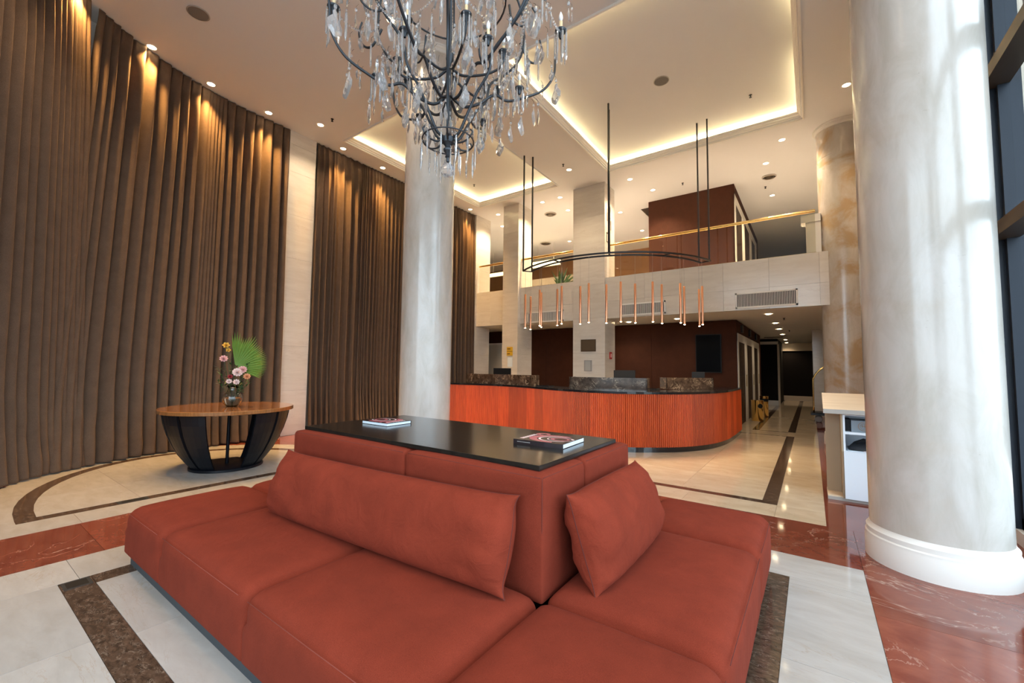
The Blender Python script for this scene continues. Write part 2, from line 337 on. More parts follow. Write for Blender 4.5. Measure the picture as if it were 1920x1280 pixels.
rect_tiles([-3.0, -1.6, -0.5], [11.44, 11.5], 'emp', 'border_strip'); rect_tiles([-1.1, -0.5], [12.19, 12.25], 'emp', 'border_strip')
rect_tiles([-9.45, -5, -3, -1.6, -0.5], [11.5, 12.19], 'beige'); rect_tiles([-0.5, -0.35], [11.5, 12.25], 'beige'); rect_tiles([-3.0, -1.6, -0.5], [11.36, 11.44], 'beige')
rect_tiles([-1.65, -1.25], [12.19, 14.2, 16, 18, 20, 21.2], 'beige'); rect_tiles([-1.25, -1.1], [12.25, 14.2, 16, 18, 20, 21.2], 'emp', 'border_strip')
rect_tiles([-1.1, -0.5], [12.25, 13.2, 14.2, 16, 18, 20, 22.5, 25], 'beige')
# recessed floor socket boxes
def socket(x, y, w, d, label):
    t = thing('floor_socket', (x, y, 0), label, 'floor socket')
    MB().box((x-w, y-d, 0.0003), (x+w, y+d, 0.002)).build('frame', M['iron'], t)
    MB().box((x-w*.75, y-d*.75, 0.002), (x+w*.75, y+d*.75, 0.003)).build('lid', M['plastic'], t)
socket(-4.10, 0.69, 0.07, 0.07, 'square black floor socket at the corner of the dark strip, left of the sofa')
socket(-6.08, 1.42, 0.055, 0.13, 'long narrow dark floor outlet in the strip in front of the round table')
# ceiling with two openings
mb = MB()
def slab(a, b, c, d): mb.box((a, c, CZ), (b, d, CZ+.02))
I = 0.05
xs = [X0-.3, C2[0]+I, C2[1]-I, C1[0]+I, C1[1]-I, X1+.3]
slab(xs[0], xs[5], Y0-.3, C2[2]+I); slab(xs[0], xs[5], C1[3]-I, Y1+.3)
slab(xs[0], xs[1], C2[2]+I, C1[3]-I); slab(xs[2], xs[3], C2[2]+I, C1[3]-I); slab(xs[4], xs[5], C2[2]+I, C1[3]-I); slab(xs[3], xs[4], C2[2]+I, C1[2]+I)
mb.box((-14.3, 10.3, CZ), (X0-.3, Y1+.3, CZ+.02)); ceiling = structure(mb.build('ceiling', M['paint']))
structure(MB().box((X0-.3, Y0-.3, 7.4), (X1+.3, Y1+.3, 7.6)).build('ceiling', M['paint']))
def ring(mb, prof, x0, x1, y0, y1):
    n = len(prof)
    cs = [(x0,y0,1,1), (x1,y0,-1,1), (x1,y1,-1,-1), (x0,y1,1,-1)]
    vs = [(cx+d*sx, cyy+d*sy, z) for cx, cyy, sx, sy in cs for d, z in prof]
    fs = [(i*n+j, ((i+1)%4)*n+j, ((i+1)%4)*n+(j+1)%n, i*n+(j+1)%n) for i in range(4) for j in range(n)]
    return mb.add(vs, fs)
def coffer(k, C, segs):
    x0, x1, y0, y1 = C
    o = structure(ring(MB(), [(0, CZ+.001), (0, 6.57), (.025, 6.565), (.03, 6.60), (.05, 6.605), (.055, 6.63), (.075, 6.64), (.08, 6.675), (.11, 6.685), (.115, 6.71), (.085, 6.715), (.04, 6.63)], x0, x1, y0, y1).build('trim_%d' % k, M['trimw']))
    e = .16
    m2 = MB().box((x0-e, y0-e, UZ), (x1+e, y1+e, UZ+.04))
    for a, b in (((x0-e-.03, y0-e, CZ+.021), (x0-e, y1+e, UZ)), ((x1+e, y0-e, CZ+.021), (x1+e+.03, y1+e, UZ)), ((x0-e, y0-e-.03, CZ+.021), (x1+e, y0-e, UZ)), ((x0-e, y1+e, CZ+.021), (x1+e, y1+e+.03, UZ))): m2.box(a, b)
    m2.build('coffer_lid', M['paint'], ceiling)
    for side, a, b in segs:
        L = b-a; c = (a+b)/2; dd = -0.03; tilt = math.radians(62)
        if side == 'W': loc, rot, sx, sy = (x0+dd, c, 6.665), (0, PI-tilt, 0), .05, L
        if side == 'E': loc, rot, sx, sy = (x1-dd, c, 6.665), (0, PI+tilt, 0), .05, L
        if side == 'S': loc, rot, sx, sy = (c, y0+dd, 6.665), (PI+tilt, 0, 0), L, .05
        if side == 'N': loc, rot, sx, sy = (c, y1-dd, 6.665), (PI-tilt, 0, 0), L, .05
        area('cove_light', loc, rot, sx, sy, P_COVE*L, COVEC)
coffer(1, C1, [('S', -4.0, -0.1), ('N', -4.15, -0.05), ('W', 5.4, 7.45), ('W', 7.65, 10.0), ('E', 5.4, 7.1), ('E', 8.3, 10.0)])
coffer(2, C2, [('S', -8.4, -5.75), ('N', -8.5, -5.7), ('W', 5.75, 7.6), ('W', 7.7, 10.0), ('E', 5.4, 9.95)])
# walls
structure(MB().box((X0-.3, Y0-.3, 0), (X0, 10.55, 7.4)).box((-14.3, 10.3, 0), (-14, Y1, 7.4)).box((-14, 10.3, 0), (X0-.3, 10.55, 7.4)).build('wall_left', M['wallcream']))
structure(MB().box((-14, Y1, 0), (X1, Y1+.3, 7.4)).build('wall_far', M['wallcream']))
WB, WT = 0.12, 6.25
wb_ = MB().box((X1, Y0, 0), (X1+.25, 5.95, WB)).box((X1, Y0, WT), (X1+.25, 5.95, 7.4)).box((X1, 5.95, 0), (X1+.25, Y1+.3, 7.4))
structure(wb_.build('wall_right', M['wallcream']))
structure(MB().box((X0, Y0-.25, 0), (X1+.25, Y0, WB)).box((X0, Y0-.25, WT), (X1+.25, Y0, 7.4)).box((X0, Y0-.25, WB), (-4.0, Y0, WT)).build('wall_back', M['wallcream']))
def window(k, along, c, a, b, n):
    t = bpy.data.objects.new('window_%d' % k, None); col.objects.link(t); structure(t)
    def bx(u0, u1, v0, v1, z0, z1, nm, mt):
        A = (v0, u0, z0) if along == 'y' else (u0, v0, z0); B = (v1, u1, z1) if along == 'y' else (u1, v1, z1)
        MB().box(A, B).build(nm, M[mt], t)
    for i in range(n+1):
        u = a+(b-a)*i/n; w = .16 if i < n else .22
        bx(u-w, u, c-.02, c+.13, WB, WT, 'mullion', 'steel'); bx(u-w*.75, u-w*.45, c-.06, c+.13, WB, WT, 'mullion_rib', 'steel')
        if i < n:
            for z in (2.78, 4.23): bx(u, u+(b-a)/n-.16, c-.12, c+.06, z-.06, z+.06, 'transom', 'steelb')
            bx(u, u+(b-a)/n-.16, c-.02, c+.10, WT-.1, WT, 'top_rail', 'steel'); bx(u, u+(b-a)/n-.16, c-.02, c+.10, WB, WB+.1, 'bottom_rail', 'steel')
    bx(a, b, c+.05, c+.056, WB, WT, 'glass_pane', 'pane')
M['pane_w'] = pane('window_glass', (0.93,0.96,0.98))
window(1, 'y', 1.5, -3.84, 5.88, 5)
structure(MB().box((1.44, 4.4, 0), (1.5, 5.95, 0.12)).build('baseboard_right', M['white']))
window(2, 'x', -4.1, -3.85, 1.3, 3)
for loc, rot, sx, sy in (((X1+.2, 1.0, 3.2), (0, PI/2, 0), 6.1, 9.7), ((-1.25, Y0-.2, 3.2), (PI/2, 0, 0), 5.1, 6.1)):
    p = area('daylight_portal', loc, rot, sx, sy, 1, (1,1,1)); p.data.cycles.is_portal = True
structure(MB().box((1.9, 9.0, 0), (9, 9.3, 15)).box((X1+.25, 8.8, 0), (2.0, 9.3, 15)).build('dark_backing_outside', M['darkwall']))  # invented dark backing, added to keep the glass beside the mullion dark
structure(MB().box((-14, -14, -0.35), (16, -4.3, -0.3)).box((1.8, -4.3, -0.35), (16, 9, -0.3)).build('ground_outside', plain('street_paving', (0.3,0.3,0.3), 0.8)))
# mezzanine: slab, facing slabs, railing
SZ, FZ = 2.83, 3.945
structure(MB().box((X0, 10.66, SZ+.01), (X1, 21.3, FZ-.02)).box((X0, 21.3, SZ+.01), (X1, 26, FZ-.02)).box((-14, 10.66, SZ+.01), (X0, 26, FZ-.02)).build('mezzanine_floor', M['paint']))
fas = bpy.data.objects.new('mezzanine_front', None); col.objects.link(fas); fas.location = (-2, 10.6, SZ); structure(fas)
def slabs(xs, parent, y0=10.60, y1=10.66, zs=(SZ, 3.30, FZ)):
    for a, b in zip(xs, xs[1:]):
        for c, d in zip(zs, zs[1:]): MB().box((a+.0015, y0, c+.0015), (b-.0015, y1, d-.0015)).build('marble_slab', M['trav'], parent)
slabs([-9.04, -8.45, -7.85], fas); slabs([-7.27, -6.35, -5.43], fas); slabs([-4.48, -3.42, -2.51, -1.605, -0.70, 0.19, 1.0, 1.5], fas)
# square pillars, wall pilaster: courses of stone
def pillar(x0, x1, y0, y1, label, nm='marble_pillar', h=(0, .95, 1.9, 2.85, 3.8, 4.75, 5.7, 6.31, 6.6)):
    t = thing(nm, ((x0+x1)/2, (y0+y1)/2, 0), label, 'pillar')
    for a, b in zip(h, h[1:]): MB().box((x0, y0, a+.001), (x1, y1, b-.001)).build('marble_slab', M['trav'], t)
    return t
pillar(X0+.001, -9.09, 4.36, 4.95, 'flat travertine pilaster between the two long brown curtains', 'marble_pilaster')
pillar(X0+.001, -9.04, 10.53, 11.3, 'narrow travertine pillar at the left wall, right of the last curtain')
pillar(-7.85, -7.27, 10.47, 11.27, 'slim square travertine pillar with the yellow sign, behind the left of the reception desk')
pillar(-5.43, -4.48, 10.56, 11.26, 'wide square travertine pillar behind the middle of the reception desk')
# round columns
def column(x, y, r, mat, label, joint=None):
    t = thing('round_column', (x, y, 0), label, 'column')
    rb = r*1.08
    MB().lathe([(rb, 0), (rb, .15), (rb-.004, .165), (rb-.004, .19), (rb-.012, .20), (rb-.010, .235), (r+.004, .255), (r+.002, .27)], 64, (x, y, 0)).build('base_moulding', M['white'], t, 'auto')
    zj = [0.2, CZ] if not joint else [0.2, joint, CZ]
    for a, b in zip(zj, zj[1:]): MB().lathe([(r-.003, a), (r, a+.004), (r, b-.004), (r-.003, b)], 72, (x, y, 0)).build('shaft', M[mat], t, 'auto')
    MB().lathe([(r+.002, CZ-.10), (r+.02, CZ-.095), (r+.03, CZ-.06), (r+.045, CZ-.05), (r+.05, CZ-.03), (r+.065, CZ-.02), (r+.065, CZ-.001)], 64, (x, y, 0)).build('top_moulding', M['white'], t, 'auto')
column(0.763, 4.668, 0.402, 'colm', 'large polished cream round column in the right foreground')
column(-5.05, 4.69, 0.402, 'colm', 'pale round column behind the sofa, left of the reception desk')
column(0.61, 10.9, 0.402, 'colstain', 'brown stained round column behind the large right foreground column', 5.92)
# railing
def railing(x0, x1, n, label):
    t = thing('glass_railing', ((x0+x1)/2, 10.66, FZ), label, 'railing')
    for i in range(n):
        a, b = x0+(x1-x0)*i/n, x0+(x1-x0)*(i+1)/n
        MB().box((a+.006, 10.655, FZ), (b-.006, 10.665, 4.80)).build('glass_pane', M['pane'], t)
    MB().tube([(x0, 10.66, 4.84), (x1, 10.66, 4.84)], 0.032, 12).build('handrail', M['brass'], t, 'auto')
    MB().box((x0, 10.64, FZ-.02), (x1, 10.68, FZ+.012)).build('base_channel', M['brass'], t)
railing(-8.98, -7.86, 1, 'short brass and glass railing at the far left of the balcony')
railing(-7.26, -5.44, 2, 'brass and glass balcony railing between the two square pillars')
rl = railing(-4.40, 0.15, 3, 'long brass and glass balcony railing right of the wide pillar')
structure(MB().box((-0.02, 10.70, FZ), (0.24, 10.95, 4.76)).box((-0.10, 10.68, 4.62), (0.24, 10.97, 4.78)).build('trim_3', M['white']))
# brown core block with the lifts
structure(MB().box((-14, 12.57, 0), (-1.6, 18.9, SZ)).build('wall_core_lower', M['brownwall']))
structure(MB().box((-3.94, 12.66, FZ-.02), (-1.6, 18.9, CZ)).build('wall_core_upper', M['brownwall']))
structure(MB().box((-14, 17.5, FZ-.02), (-3.94, 17.8, CZ)).build('wall_mezzanine', plain('warm_brown_paint', (0.33,0.17,0.08), 0.7)))
structure(MB().box((-1.6, 24.0, FZ-.02), (X1, 24.2, CZ)).build('wall_mezzanine_far', M['wallcream']))
for z0, z1 in ((0, 2.82),):
    structure(MB().box((-4, 21.2, 0.0), (-1.15, 26, SZ)).build('wall_hall_left', M['darkwall']))
    structure(MB().box((-1.15, 25.0, 0), (0.05, 25.3, SZ)).build('wall_hall_end', M['darkwall']))
    structure(MB().box((0.05, 16.9, 0), (X1, 26, SZ)).build('wall_hall_right', M['trav']))
structure(MB().box((-1.95, 21.15, 0), (-1.14, 21.2, .20)).build('baseboard_left', M['white'])); structure(MB().box((-1.15, 24.93, 0), (0.05, 25.0, .24)).build('baseboard_far', M['wallcream']))
structure(MB().box((-1.95, 21.1, 2.60), (-1.14, 21.2, 2.72)).build('trim_4', M['white'])); structure(MB().box((-1.17, 21.14, 0), (-1.10, 21.3, 2.6)).build('trim_5', M['wallcream']))
structure(MB().box((-1.15, 24.9, 2.45), (0.05, 25, SZ)).build('trim_6', M['wallcream']))
# brown panel joints on the wall behind the desk
pw = bpy.data.objects['wall_core_lower']
for a, b in zip([-11.5, -7.5, -6.4, -5.3, -3.86, -1.6], [-7.5, -6.4, -5.3, -3.86, -1.6]): MB().box((a+.004, 12.55, .02), (b-.004, 12.57, 2.82)).build('wall_panel', M['brownwall'], pw)
# lift surrounds
def lifts(z0, h, label, low):
    t = thing('elevator_surround', (-1.6, 15.6, z0), label, 'elevator')
    x = -1.597
    ys = [(12.86, 14.05), (14.65, 15.94), (16.56, 17.62)]; ed = [12.6, 12.86, 14.05, 14.65, 15.94, 16.56, 17.62, 18.2]
    for a, b in ((12.6, 12.86), (14.05, 14.65), (15.94, 16.56), (17.62, 18.2)): MB().box((x, a, z0), (x+.012, b, z0+h)).build('jamb', M['white'], t)
    MB().box((x, 12.6, z0+h-.22), (x+.016, 18.2, z0+h)).build('header', M['white'], t)
    for a, b in ys:
        d = MB().box((x, a, z0), (x+.006, (a+b)/2-.004, z0+h-.22)).build('door', M['empd'], t); MB().box((x, (a+b)/2+.004, z0), (x+.006, b, z0+h-.22)).build('door', M['empd'], t)
        if low:
            MB().box((x+.012, b+.22, 1.0), (x+.02, b+.32, 1.35)).build('call_button_plate', M['brass'], t)
            MB().box((x, (a+b)/2-.14, 2.55), (x+.05, (a+b)/2+.14, 2.76)).build('lantern', M['plastic'], t)
lifts(0, 2.48, 'cream framed row of lift doors with dark marble panels beside the hallway', True)
lifts(FZ, 2.35, 'cream framed lift doors on the upper floor behind the glass railing', False)

# ------------------------------------------------------------------ sofa island
def soft_box(mb, x0, x1, y0, y1, z0, z1, r=0.05, puff=0.0, n=12, rb=0.012):
    # rounded box grown from a gridded cube; soft top edges, tighter bottom edges
    vid = {}; vs = []; fs = []
    def s(t):   # denser near the ends
        return 0.5-0.5*math.cos(PI*t)
    def P(i, j, k):
        key = (i, j, k)
        if key in vid: return vid[key]
        u, v, w = s(i/n), s(j/n), s(k/n)
        p = Vector((x0+(x1-x0)*u, y0+(y1-y0)*v, z0+(z1-z0)*w))
        rr = r if w > 0.5 else rb
        q = Vector((min(max(p.x, x0+rr), x1-rr), min(max(p.y, y0+rr), y1-rr), min(max(p.z, z0+rr), z1-rr)))
        d = p-q
        if d.length > 1e-9: p = q+d.normalized()*rr
        fu, fv, fw = 1-(2*u-1)**4, 1-(2*v-1)**4, 1-(2*w-1)**4
        if k == n: p.z += puff*fu*fv
        if i in (0, n): p.x += (1 if i else -1)*puff*0.35*fv*fw
        if j in (0, n): p.y += (1 if j else -1)*puff*0.35*fu*fw
        vid[key] = len(vs); vs.append(p); return vid[key]
    R_ = range(n)
    for a in R_:
        for b in R_:
            fs += [(P(a,b,0),P(a,b+1,0),P(a+1,b+1,0),P(a+1,b,0)), (P(a,b,n),P(a+1,b,n),P(a+1,b+1,n),P(a,b+1,n)),
                   (P(a,0,b),P(a+1,0,b),P(a+1,0,b+1),P(a,0,b+1)), (P(a,n,b),P(a,n,b+1),P(a+1,n,b+1),P(a+1,n,b)),
                   (P(0,a,b),P(0,a,b+1),P(0,a+1,b+1),P(0,a+1,b)), (P(n,a,b),P(n,a+1,b),P(n,a+1,b+1),P(n,a,b+1))]
    return mb.add(vs, fs)
sofa = thing('sofa', (-2.25, 2.35, 0), 'large terracotta fabric island sofa with a raised middle and black tabletop', 'sofa')
SX = [-4.226, -3.45, -2.24, -1.08, -0.28]; SY = [0.95, 1.785, 2.99, 3.75]; ST = 0.425
seats = []
cells = [(i, 0) for i in range(4)]+[(i, 2) for i in range(4)]+[(0, 1), (3, 1)]
for i, j in cells:
    a, b, c, d = SX[i], SX[i+1], SY[j], SY[j+1]
    if (i, j) == (1, 0): pass
    o = soft_box(MB(), a+.001, b-.001, c+.001, d-.001, 0.085, ST-.016, 0.070, 0.030, 16).build('seat_cushion', M['sofa'], sofa, True)
    sm = MB(); e = .010; z = ST-.050
    if j == 0: sm.tube([(a+.05, c-.0015+e*.1, z+.008), ((a+b)/2, c-.0045, z+.010), (b-.05, c-.0015, z+.008)], .0016, 5)
    if i == 3: sm.tube([(b+.001, c+.05, z+.008), (b+.0035, (c+d)/2, z+.010), (b+.001, d-.05, z+.008)], .0016, 5)
    if sm.v: sm.build('seam', M['seaml'] if j == 0 else M['seam'], o, True, world=True)
CX = [-3.46, -2.10, -1.08]; CYY = [1.785, 2.27, 2.99]
for a, b in zip(CX, CX[1:]):
    for c, d in zip(CYY, CYY[1:]):
        o = soft_box(MB(), a+.001, b-.001, c+.001, d-.001, 0.36, 0.967, 0.035, 0.010, 14).build('backrest', M['sofa'], sofa, True)
        sm = MB(); z = .967-.012
        if c < 2: sm.tube([(a+.03, c+.010, z), (b-.02, c+.010, z)], .0016, 5)
        if b > -1.2: sm.tube([(b-.010, c+.02, z), (b-.010, d-.03, z)], .0016, 5)
        if b > -1.2 and c < 2: sm.tube([(b-.009, c+.009, z), (b-.008, c+.008, .45)], .0016, 5)
        if sm.v: sm.build('seam', M['seam'], o, True)
MB().box((-4.19, 0.985, 0), (-0.315, 3.715, 0.10)).build('plinth', plain('charcoal_plinth', (0.035,0.038,0.042), 0.7), sofa)
o = MB().box((-3.40, 1.85, 0.972), (-1.14, 2.875, 1.0)).build('tabletop', M['blacktop'], sofa)
bv = o.modifiers.new('edge', 'BEVEL'); bv.width = 0.002; bv.segments = 2
def cushion(name, c, ax, upv, w, h, t, label, seed, sag=0.0):
    ax = Vector(ax).normalized(); upv = Vector(upv); upv = (upv-ax*upv.dot(ax)).normalized(); nn = ax.cross(upv)
    nu, nv = 56, 30; mb = MB(); rng = random.Random(seed); off = Vector((seed*3.1, seed*1.7, 0))
    def P(u, v, s):
        ed = (1-abs(u)**(3.0*w/h if w > 1.5*h else 3.2))*(1-abs(v)**2.6); th = t*max(ed, 0)**0.46; ear = abs(u)**10*abs(v)**10
        cu = u*(w/2)*(1-0.015*h/w*0-0.02*abs(v)**3+0.035*ear); cv = v*(h/2)*(1-0.07*abs(u)**4+0.09*ear)
        cv -= sag*(1-u*u)*(0.5+0.5*v)
        q = noise.noise(Vector((u*w*5, v*h*4, s))+off)*0.010+noise.noise(Vector((u*w*1.7, v*h*2.5, s*2))+off)*0.018
        e = max(0, abs(u)-.72)/.28; wr = math.sin(v*9+u*5+seed+2*noise.noise(Vector((u*6, v*5, seed))))*0.013*e*(1-abs(u)**12)
        th2 = th+(q+wr)*min(1, max(ed, 0)*3)
        return Vector(c)+ax*cu+upv*cv+nn*(s*th2)
    for s in (1, -1):
        g = [[P(-math.cos(PI*i/nu), -math.cos(PI*j/nv), s) for j in range(nv+1)] for i in range(nu+1)]
        vs = [p for r_ in g for p in r_]; k = nv+1
        fs = [(i*k+j, (i+1)*k+j, (i+1)*k+j+1, i*k+j+1) if s > 0 else (i*k+j, i*k+j+1, (i+1)*k+j+1, (i+1)*k+j) for i in range(nu) for j in range(nv)]
        mb.add(vs, fs)
    root = thing(name, c, label, 'cushion')
    o = mb.build('cover', M['pillow'], root, True)
    E = [P(-math.cos(PI*i/nu), -1, 1) for i in range(nu+1)]+[P(1, -math.cos(PI*j/nv), 1) for j in range(1, nv+1)]+[P(math.cos(PI*i/nu), 1, 1) for i in range(1, nu+1)]+[P(-1, math.cos(PI*j/nv), 1) for j in range(1, nv)]
    MB().tube(E, .0022, 5, closed=True).build('seam', M['seam'], root, True)
    return root
cushion('long_cushion', (-2.235, 1.640, 0.640), (1, .035, 0.01), (0.0, 0.30, 1), 2.08, 0.45, 0.12, 'very long terracotta lumbar cushion leaning along the left side of the sofa back', 1, 0.015)
cushion('short_cushion', (-0.93, 2.39, 0.642), (0, 1, 0.0), (-0.34, 0, 1), 0.98, 0.47, 0.13, 'shorter terracotta cushion leaning on the right side of the sofa back', 2, 0.0)
# books on the tabletop
def book(c, rz, w, d, h, label):
    t = thing('book', (*c, 1.0), label, 'book'); t.rotation_euler = (0, 0, rz)
    MB().box((-w/2, -d/2, .0005), (w/2, d/2, .003)).build('back_cover', M['cover'], t, world=False)
    MB().box((-w/2+.004, -d/2+.004, .003), (w/2-.003, d/2-.003, h-.0025)).build('page_block', M['paper'], t, world=False)
    fc = MB().box((-w/2, -d/2, h-.0025), (w/2, d/2, h)).build('front_cover', M['cover'], t, world=False)
    MB().box((-w/2, -d/2, .003), (w/2, -d/2+.0035, h-.0025)).build('spine', M['cover'], t, world=False)
    def band(cx, cyy, r0, r1, a0, a1, mt, sx=1.0):
        m_ = MB(); n = 24; vs = []
        for i in range(n+1):
            a = a0+(a1-a0)*i/n; wdt = (r1-r0)*(0.35+0.65*math.sin(PI*(i+3)/(n+6)))
            for rr in (r0, r0+wdt): vs.append((max(-w/2+.002, min(w/2-.002, cx+rr*math.cos(a)*sx)), max(-d/2+.002, min(d/2-.002, cyy+rr*math.sin(a))), h+.0004))
        m_.add(vs, [(2*i, 2*i+1, 2*i+3, 2*i+2) for i in range(n)]); m_.build('cover_print', M[mt], fc, world=False)
    band(.06, -.02, .105, .150, 1.2, 4.9, 'cpink', 1.25); band(.06, -.02, .085, .097, 0.3, 5.6, 'cwhite', 1.25); band(.09, -.01, .035, .055, 0, 6.28, 'cpink', 1.3); band(.09, -.01, .066, .073, 0, 6.28, 'cwhite', 1.3); band(-.10, .11, .02, .05, 0, 5, 'cpink', 1.2)
    tx = MB()
    for i in range(7): tx.box((-w/2+.02+i*.0+.0, -d/2+.05+i*.028, h+.0005), (-w/2+.05, -d/2+.068+i*.028, h+.0009))
    tx.build('title_print', M['cwhite'], fc, world=False)
    sp = MB()
    for i in range(9): sp.box((-w/2+.03+i*.011, -d/2-.0006, h*.45), (-w/2+.038+i*.011, -d/2-.0001, h*.6))
    sp.build('spine_print', M['grey'], fc, world=False)
    return t
def P2(px, py, z=1.0): p = onz(px, py, z); return (p.x, p.y)
book((-1.44, 2.46), 0.05, .36, .33, .03, 'black and magenta covered book on the right end of the black tabletop')
book((-3.02, 2.37), 0.02+PI, .33, .26, .026, 'black and magenta covered book on the far left end of the black tabletop')

# ------------------------------------------------------------------ curtains
def curtain(label, topf, botf, s0, s1, ds, fold, seed, taper=None):
    # topf/botf(s) -> (x, y, nx, ny) along the rail; folds run between them
    rng = random.Random(seed); S = []; phs = []; amps = []; s = s0; nf = 0; pa = 0.05; grp = 1.0
    while s < s1:
        if rng.random() < .3: grp = rng.choice((.5, .7, 1.0, 1.4, 1.8))
        w = min(.21, max(.045, fold*grp*rng.uniform(.75, 1.3))); am = min(.088, .018+.40*w)*rng.uniform(.75, 1.15); k = max(8, int(w/ds))
        for i in range(k):
            t = i/k; S.append(min(s+w*t, s1)); phs.append(2*PI*(nf+t)); amps.append(pa+(am-pa)*t)
        s += w; nf += 1; pa = am
    S.append(s1); phs.append(phs[-1]+.3); amps.append(pa)
    Z = [6.585, 6.52, 6.44, 6.3, 6.1, 5.8, 5.4, 4.9, 4.4, 3.8, 3.2, 2.6, 2.0, 1.5, 1.1, .8, .55, .35, .2, .1, .05, .02]
    vs = []
    for z in Z:
        t = 1-z/6.585; low = max(0, 1-z/1.3)
        for i, s in enumerate(S):
            xt, yt, nx, ny = topf(s); xb, yb, _, _ = botf(s)
            x = xt+(xb-xt)*t; y = yt+(yb-yt)*t; a = amps[i]*(0.5+0.6*min(1, t*6))
            p = phs[i]+0.5*noise.noise(Vector((s*1.6, z*0.35, seed)))+low*0.9*noise.noise(Vector((s*3, z*1.2, seed+5)))
            f = math.sin(p+.55*math.sin(p)); f = f-0.22*math.sin(2*p+.6)
            if z > 6.4: f = 0.6*f+0.35*math.sin(p*2.0+.5)
            off = a*f*(1+0.55*low)+0.035*low*noise.noise(Vector((s*5, z*3, seed)))+0.05*low*low
            tw = 0.020*math.cos(p)*(1+low)+0.10*t*noise.noise(Vector((s*.8, z*.22, seed+9)))
            vs.append((x+nx*off-ny*tw, y+ny*off+nx*tw, z+(0.012*noise.noise(Vector((s*9, 0, seed))) if z < .06 else 0)))
    n = len(S); fs = [(j*n+i, j*n+i+1, (j+1)*n+i+1, (j+1)*n+i) for j in range(len(Z)-1) for i in range(n-1)]
    root = thing('curtain', (vs[n*10][0], vs[n*10][1], 0), label, 'curtain', None)
    o = MB().add(vs, fs).build('drape', M['curtain'], root, True)
    md = o.modifiers.new('thick', 'SOLIDIFY'); md.thickness = 0.004
    return root
def circ(cx, cyy, R_):
    def f(y):
        dy = max(-R_*.98, min(R_, y-cyy))
        if dy > 0: dy = 0
        x = cx-math.sqrt(R_*R_-dy*dy); return x, y, -(x-cx)/R_, -(dy)/R_
    return f
def arcpath(cx, cyy, R_):
    # s = arc length, 0 at the pilaster end (y=4.33), growing towards the camera side
    def f(s):
        ystr = 4.33-cyy
        if s < ystr: return cx-R_, 4.33-s, 1, 0
        a = (s-ystr)/R_; return cx-R_*math.cos(a), cyy-R_*math.sin(a), math.cos(a), math.sin(a)
    return f
top, bot = arcpath(-5.15, 3.65, 3.93), arcpath(-5.48, 3.05, 3.56)
curtain('very long brown pleated curtain curving from the pilaster to the narrow gap', top, lambda s: bot(s*1.035), 0.0, 3.32, .0075, .105, 3)
curtain('brown pleated curtain at the far left edge, left of the narrow gap', lambda s: top(s), lambda s: bot(s*1.035-.56), 3.49, 6.5, .0075, .12, 4)
def strt(x): return lambda s: (x, 4.97+s, 1, 0)
curtain('brown pleated curtain between the pilaster and the pale round column', strt(-9.10), strt(-9.08), 0.0, 5.50, .0075, .105, 5)
structure(MB().box((-8.82, 0.95, 3.9), (-8.64, 1.40, CZ)).box((-8.64, 0.95, 5.2), (-8.60, 1.40, 5.26)).build('window_3', M['white']))

# ------------------------------------------------------------------ round table with flowers
TC = (-7.05, 2.68)
rtb = thing('round_table', (*TC, 0), 'round console table with honey wood top and black curved fin legs', 'table')
MB().lathe([(.0, .815), (.825, .815), (.84, .822), (.84, .866), (.835, .872), (0, .872)], 72, (*TC, 0), cap=False).build('tabletop', M['tabwood'], rtb, 'auto')
MB().lathe([(.0, .001), (.45, .001), (.46, .006), (.46, .034), (.45, .04), (0, .04)], 56, (*TC, 0), cap=False).build('base_disc', M['tableg'], rtb, 'auto')
MB().lathe([(.022, .04), (.022, .815)], 12, (*TC, 0)).build('center_post', M['tableg'], rtb, 'auto')
outer = [(.435, .04), (.50, .12), (.585, .24), (.66, .38), (.72, .53), (.765, .68), (.79, .815)]
face = math.atan2(-TC[1], -TC[0])
for off in (33, 60, 87, 114, 141, -33, -60, -87, -114, -141):
    a = face+math.radians(off+2); hw = math.radians(11.5); vs = []; m_ = 4
    for r0, z0 in outer:
        for i in range(m_+1): an = a-hw+2*hw*i/m_; vs.append((TC[0]+r0*math.cos(an), TC[1]+r0*math.sin(an), z0))
        for i in range(m_, -1, -1): an = a-hw+2*hw*i/m_; vs.append((TC[0]+(r0-.035)*math.cos(an), TC[1]+(r0-.035)*math.sin(an), z0))
    q = 2*(m_+1); fs = [(q*i+j, q*i+(j+1)%q, q*i+q+(j+1)%q, q*i+q+j) for i in range(len(outer)-1) for j in range(q)]+[tuple(range(q-1, -1, -1)), tuple(q*(len(outer)-1)+j for j in range(q))]
    MB().add(vs, fs).build('curved_leg', M['tableg'], rtb)
VC = (-7.03, 2.70); tz = .872
vz = thing('glass_vase', (*VC, tz), 'round bellied clear glass vase on the wooden round table', 'vase')
MB().lathe([(.0, .002), (.07, .002), (.115, .05), (.13, .11), (.115, .17), (.07, .22), (.055, .26), (.075, .31), (.069, .31), (.049, .26), (.064, .22), (.109, .17), (.124, .11), (.108, .055), (.06, .012), (0, .012)], 32, (*VC, tz), cap=False).build('bowl', M['vase'], vz, True)
MB().lathe([(0, .014), (.06, .014), (.105, .055), (.121, .11), (.117, .13), (0, .13)], 32, (*VC, tz), cap=False).build('water', glassmat('vase_water', (.93,.98,.97), 0, 1.33), vz, True)
right = Vector((math.cos(yaw+.6), math.sin(yaw+.6), 0)); toc = Vector((7.03, -2.70, 0)).normalized()
def fp(r_, z, f=0): return Vector((*VC, tz))+right*r_+toc*f+Vector((0, 0, z))
def stem(mb, a, b, r_=.004): mb.tube(catmull([a, (a+b)/2+Vector((0, 0, .02)), b], 4), r_, 5)
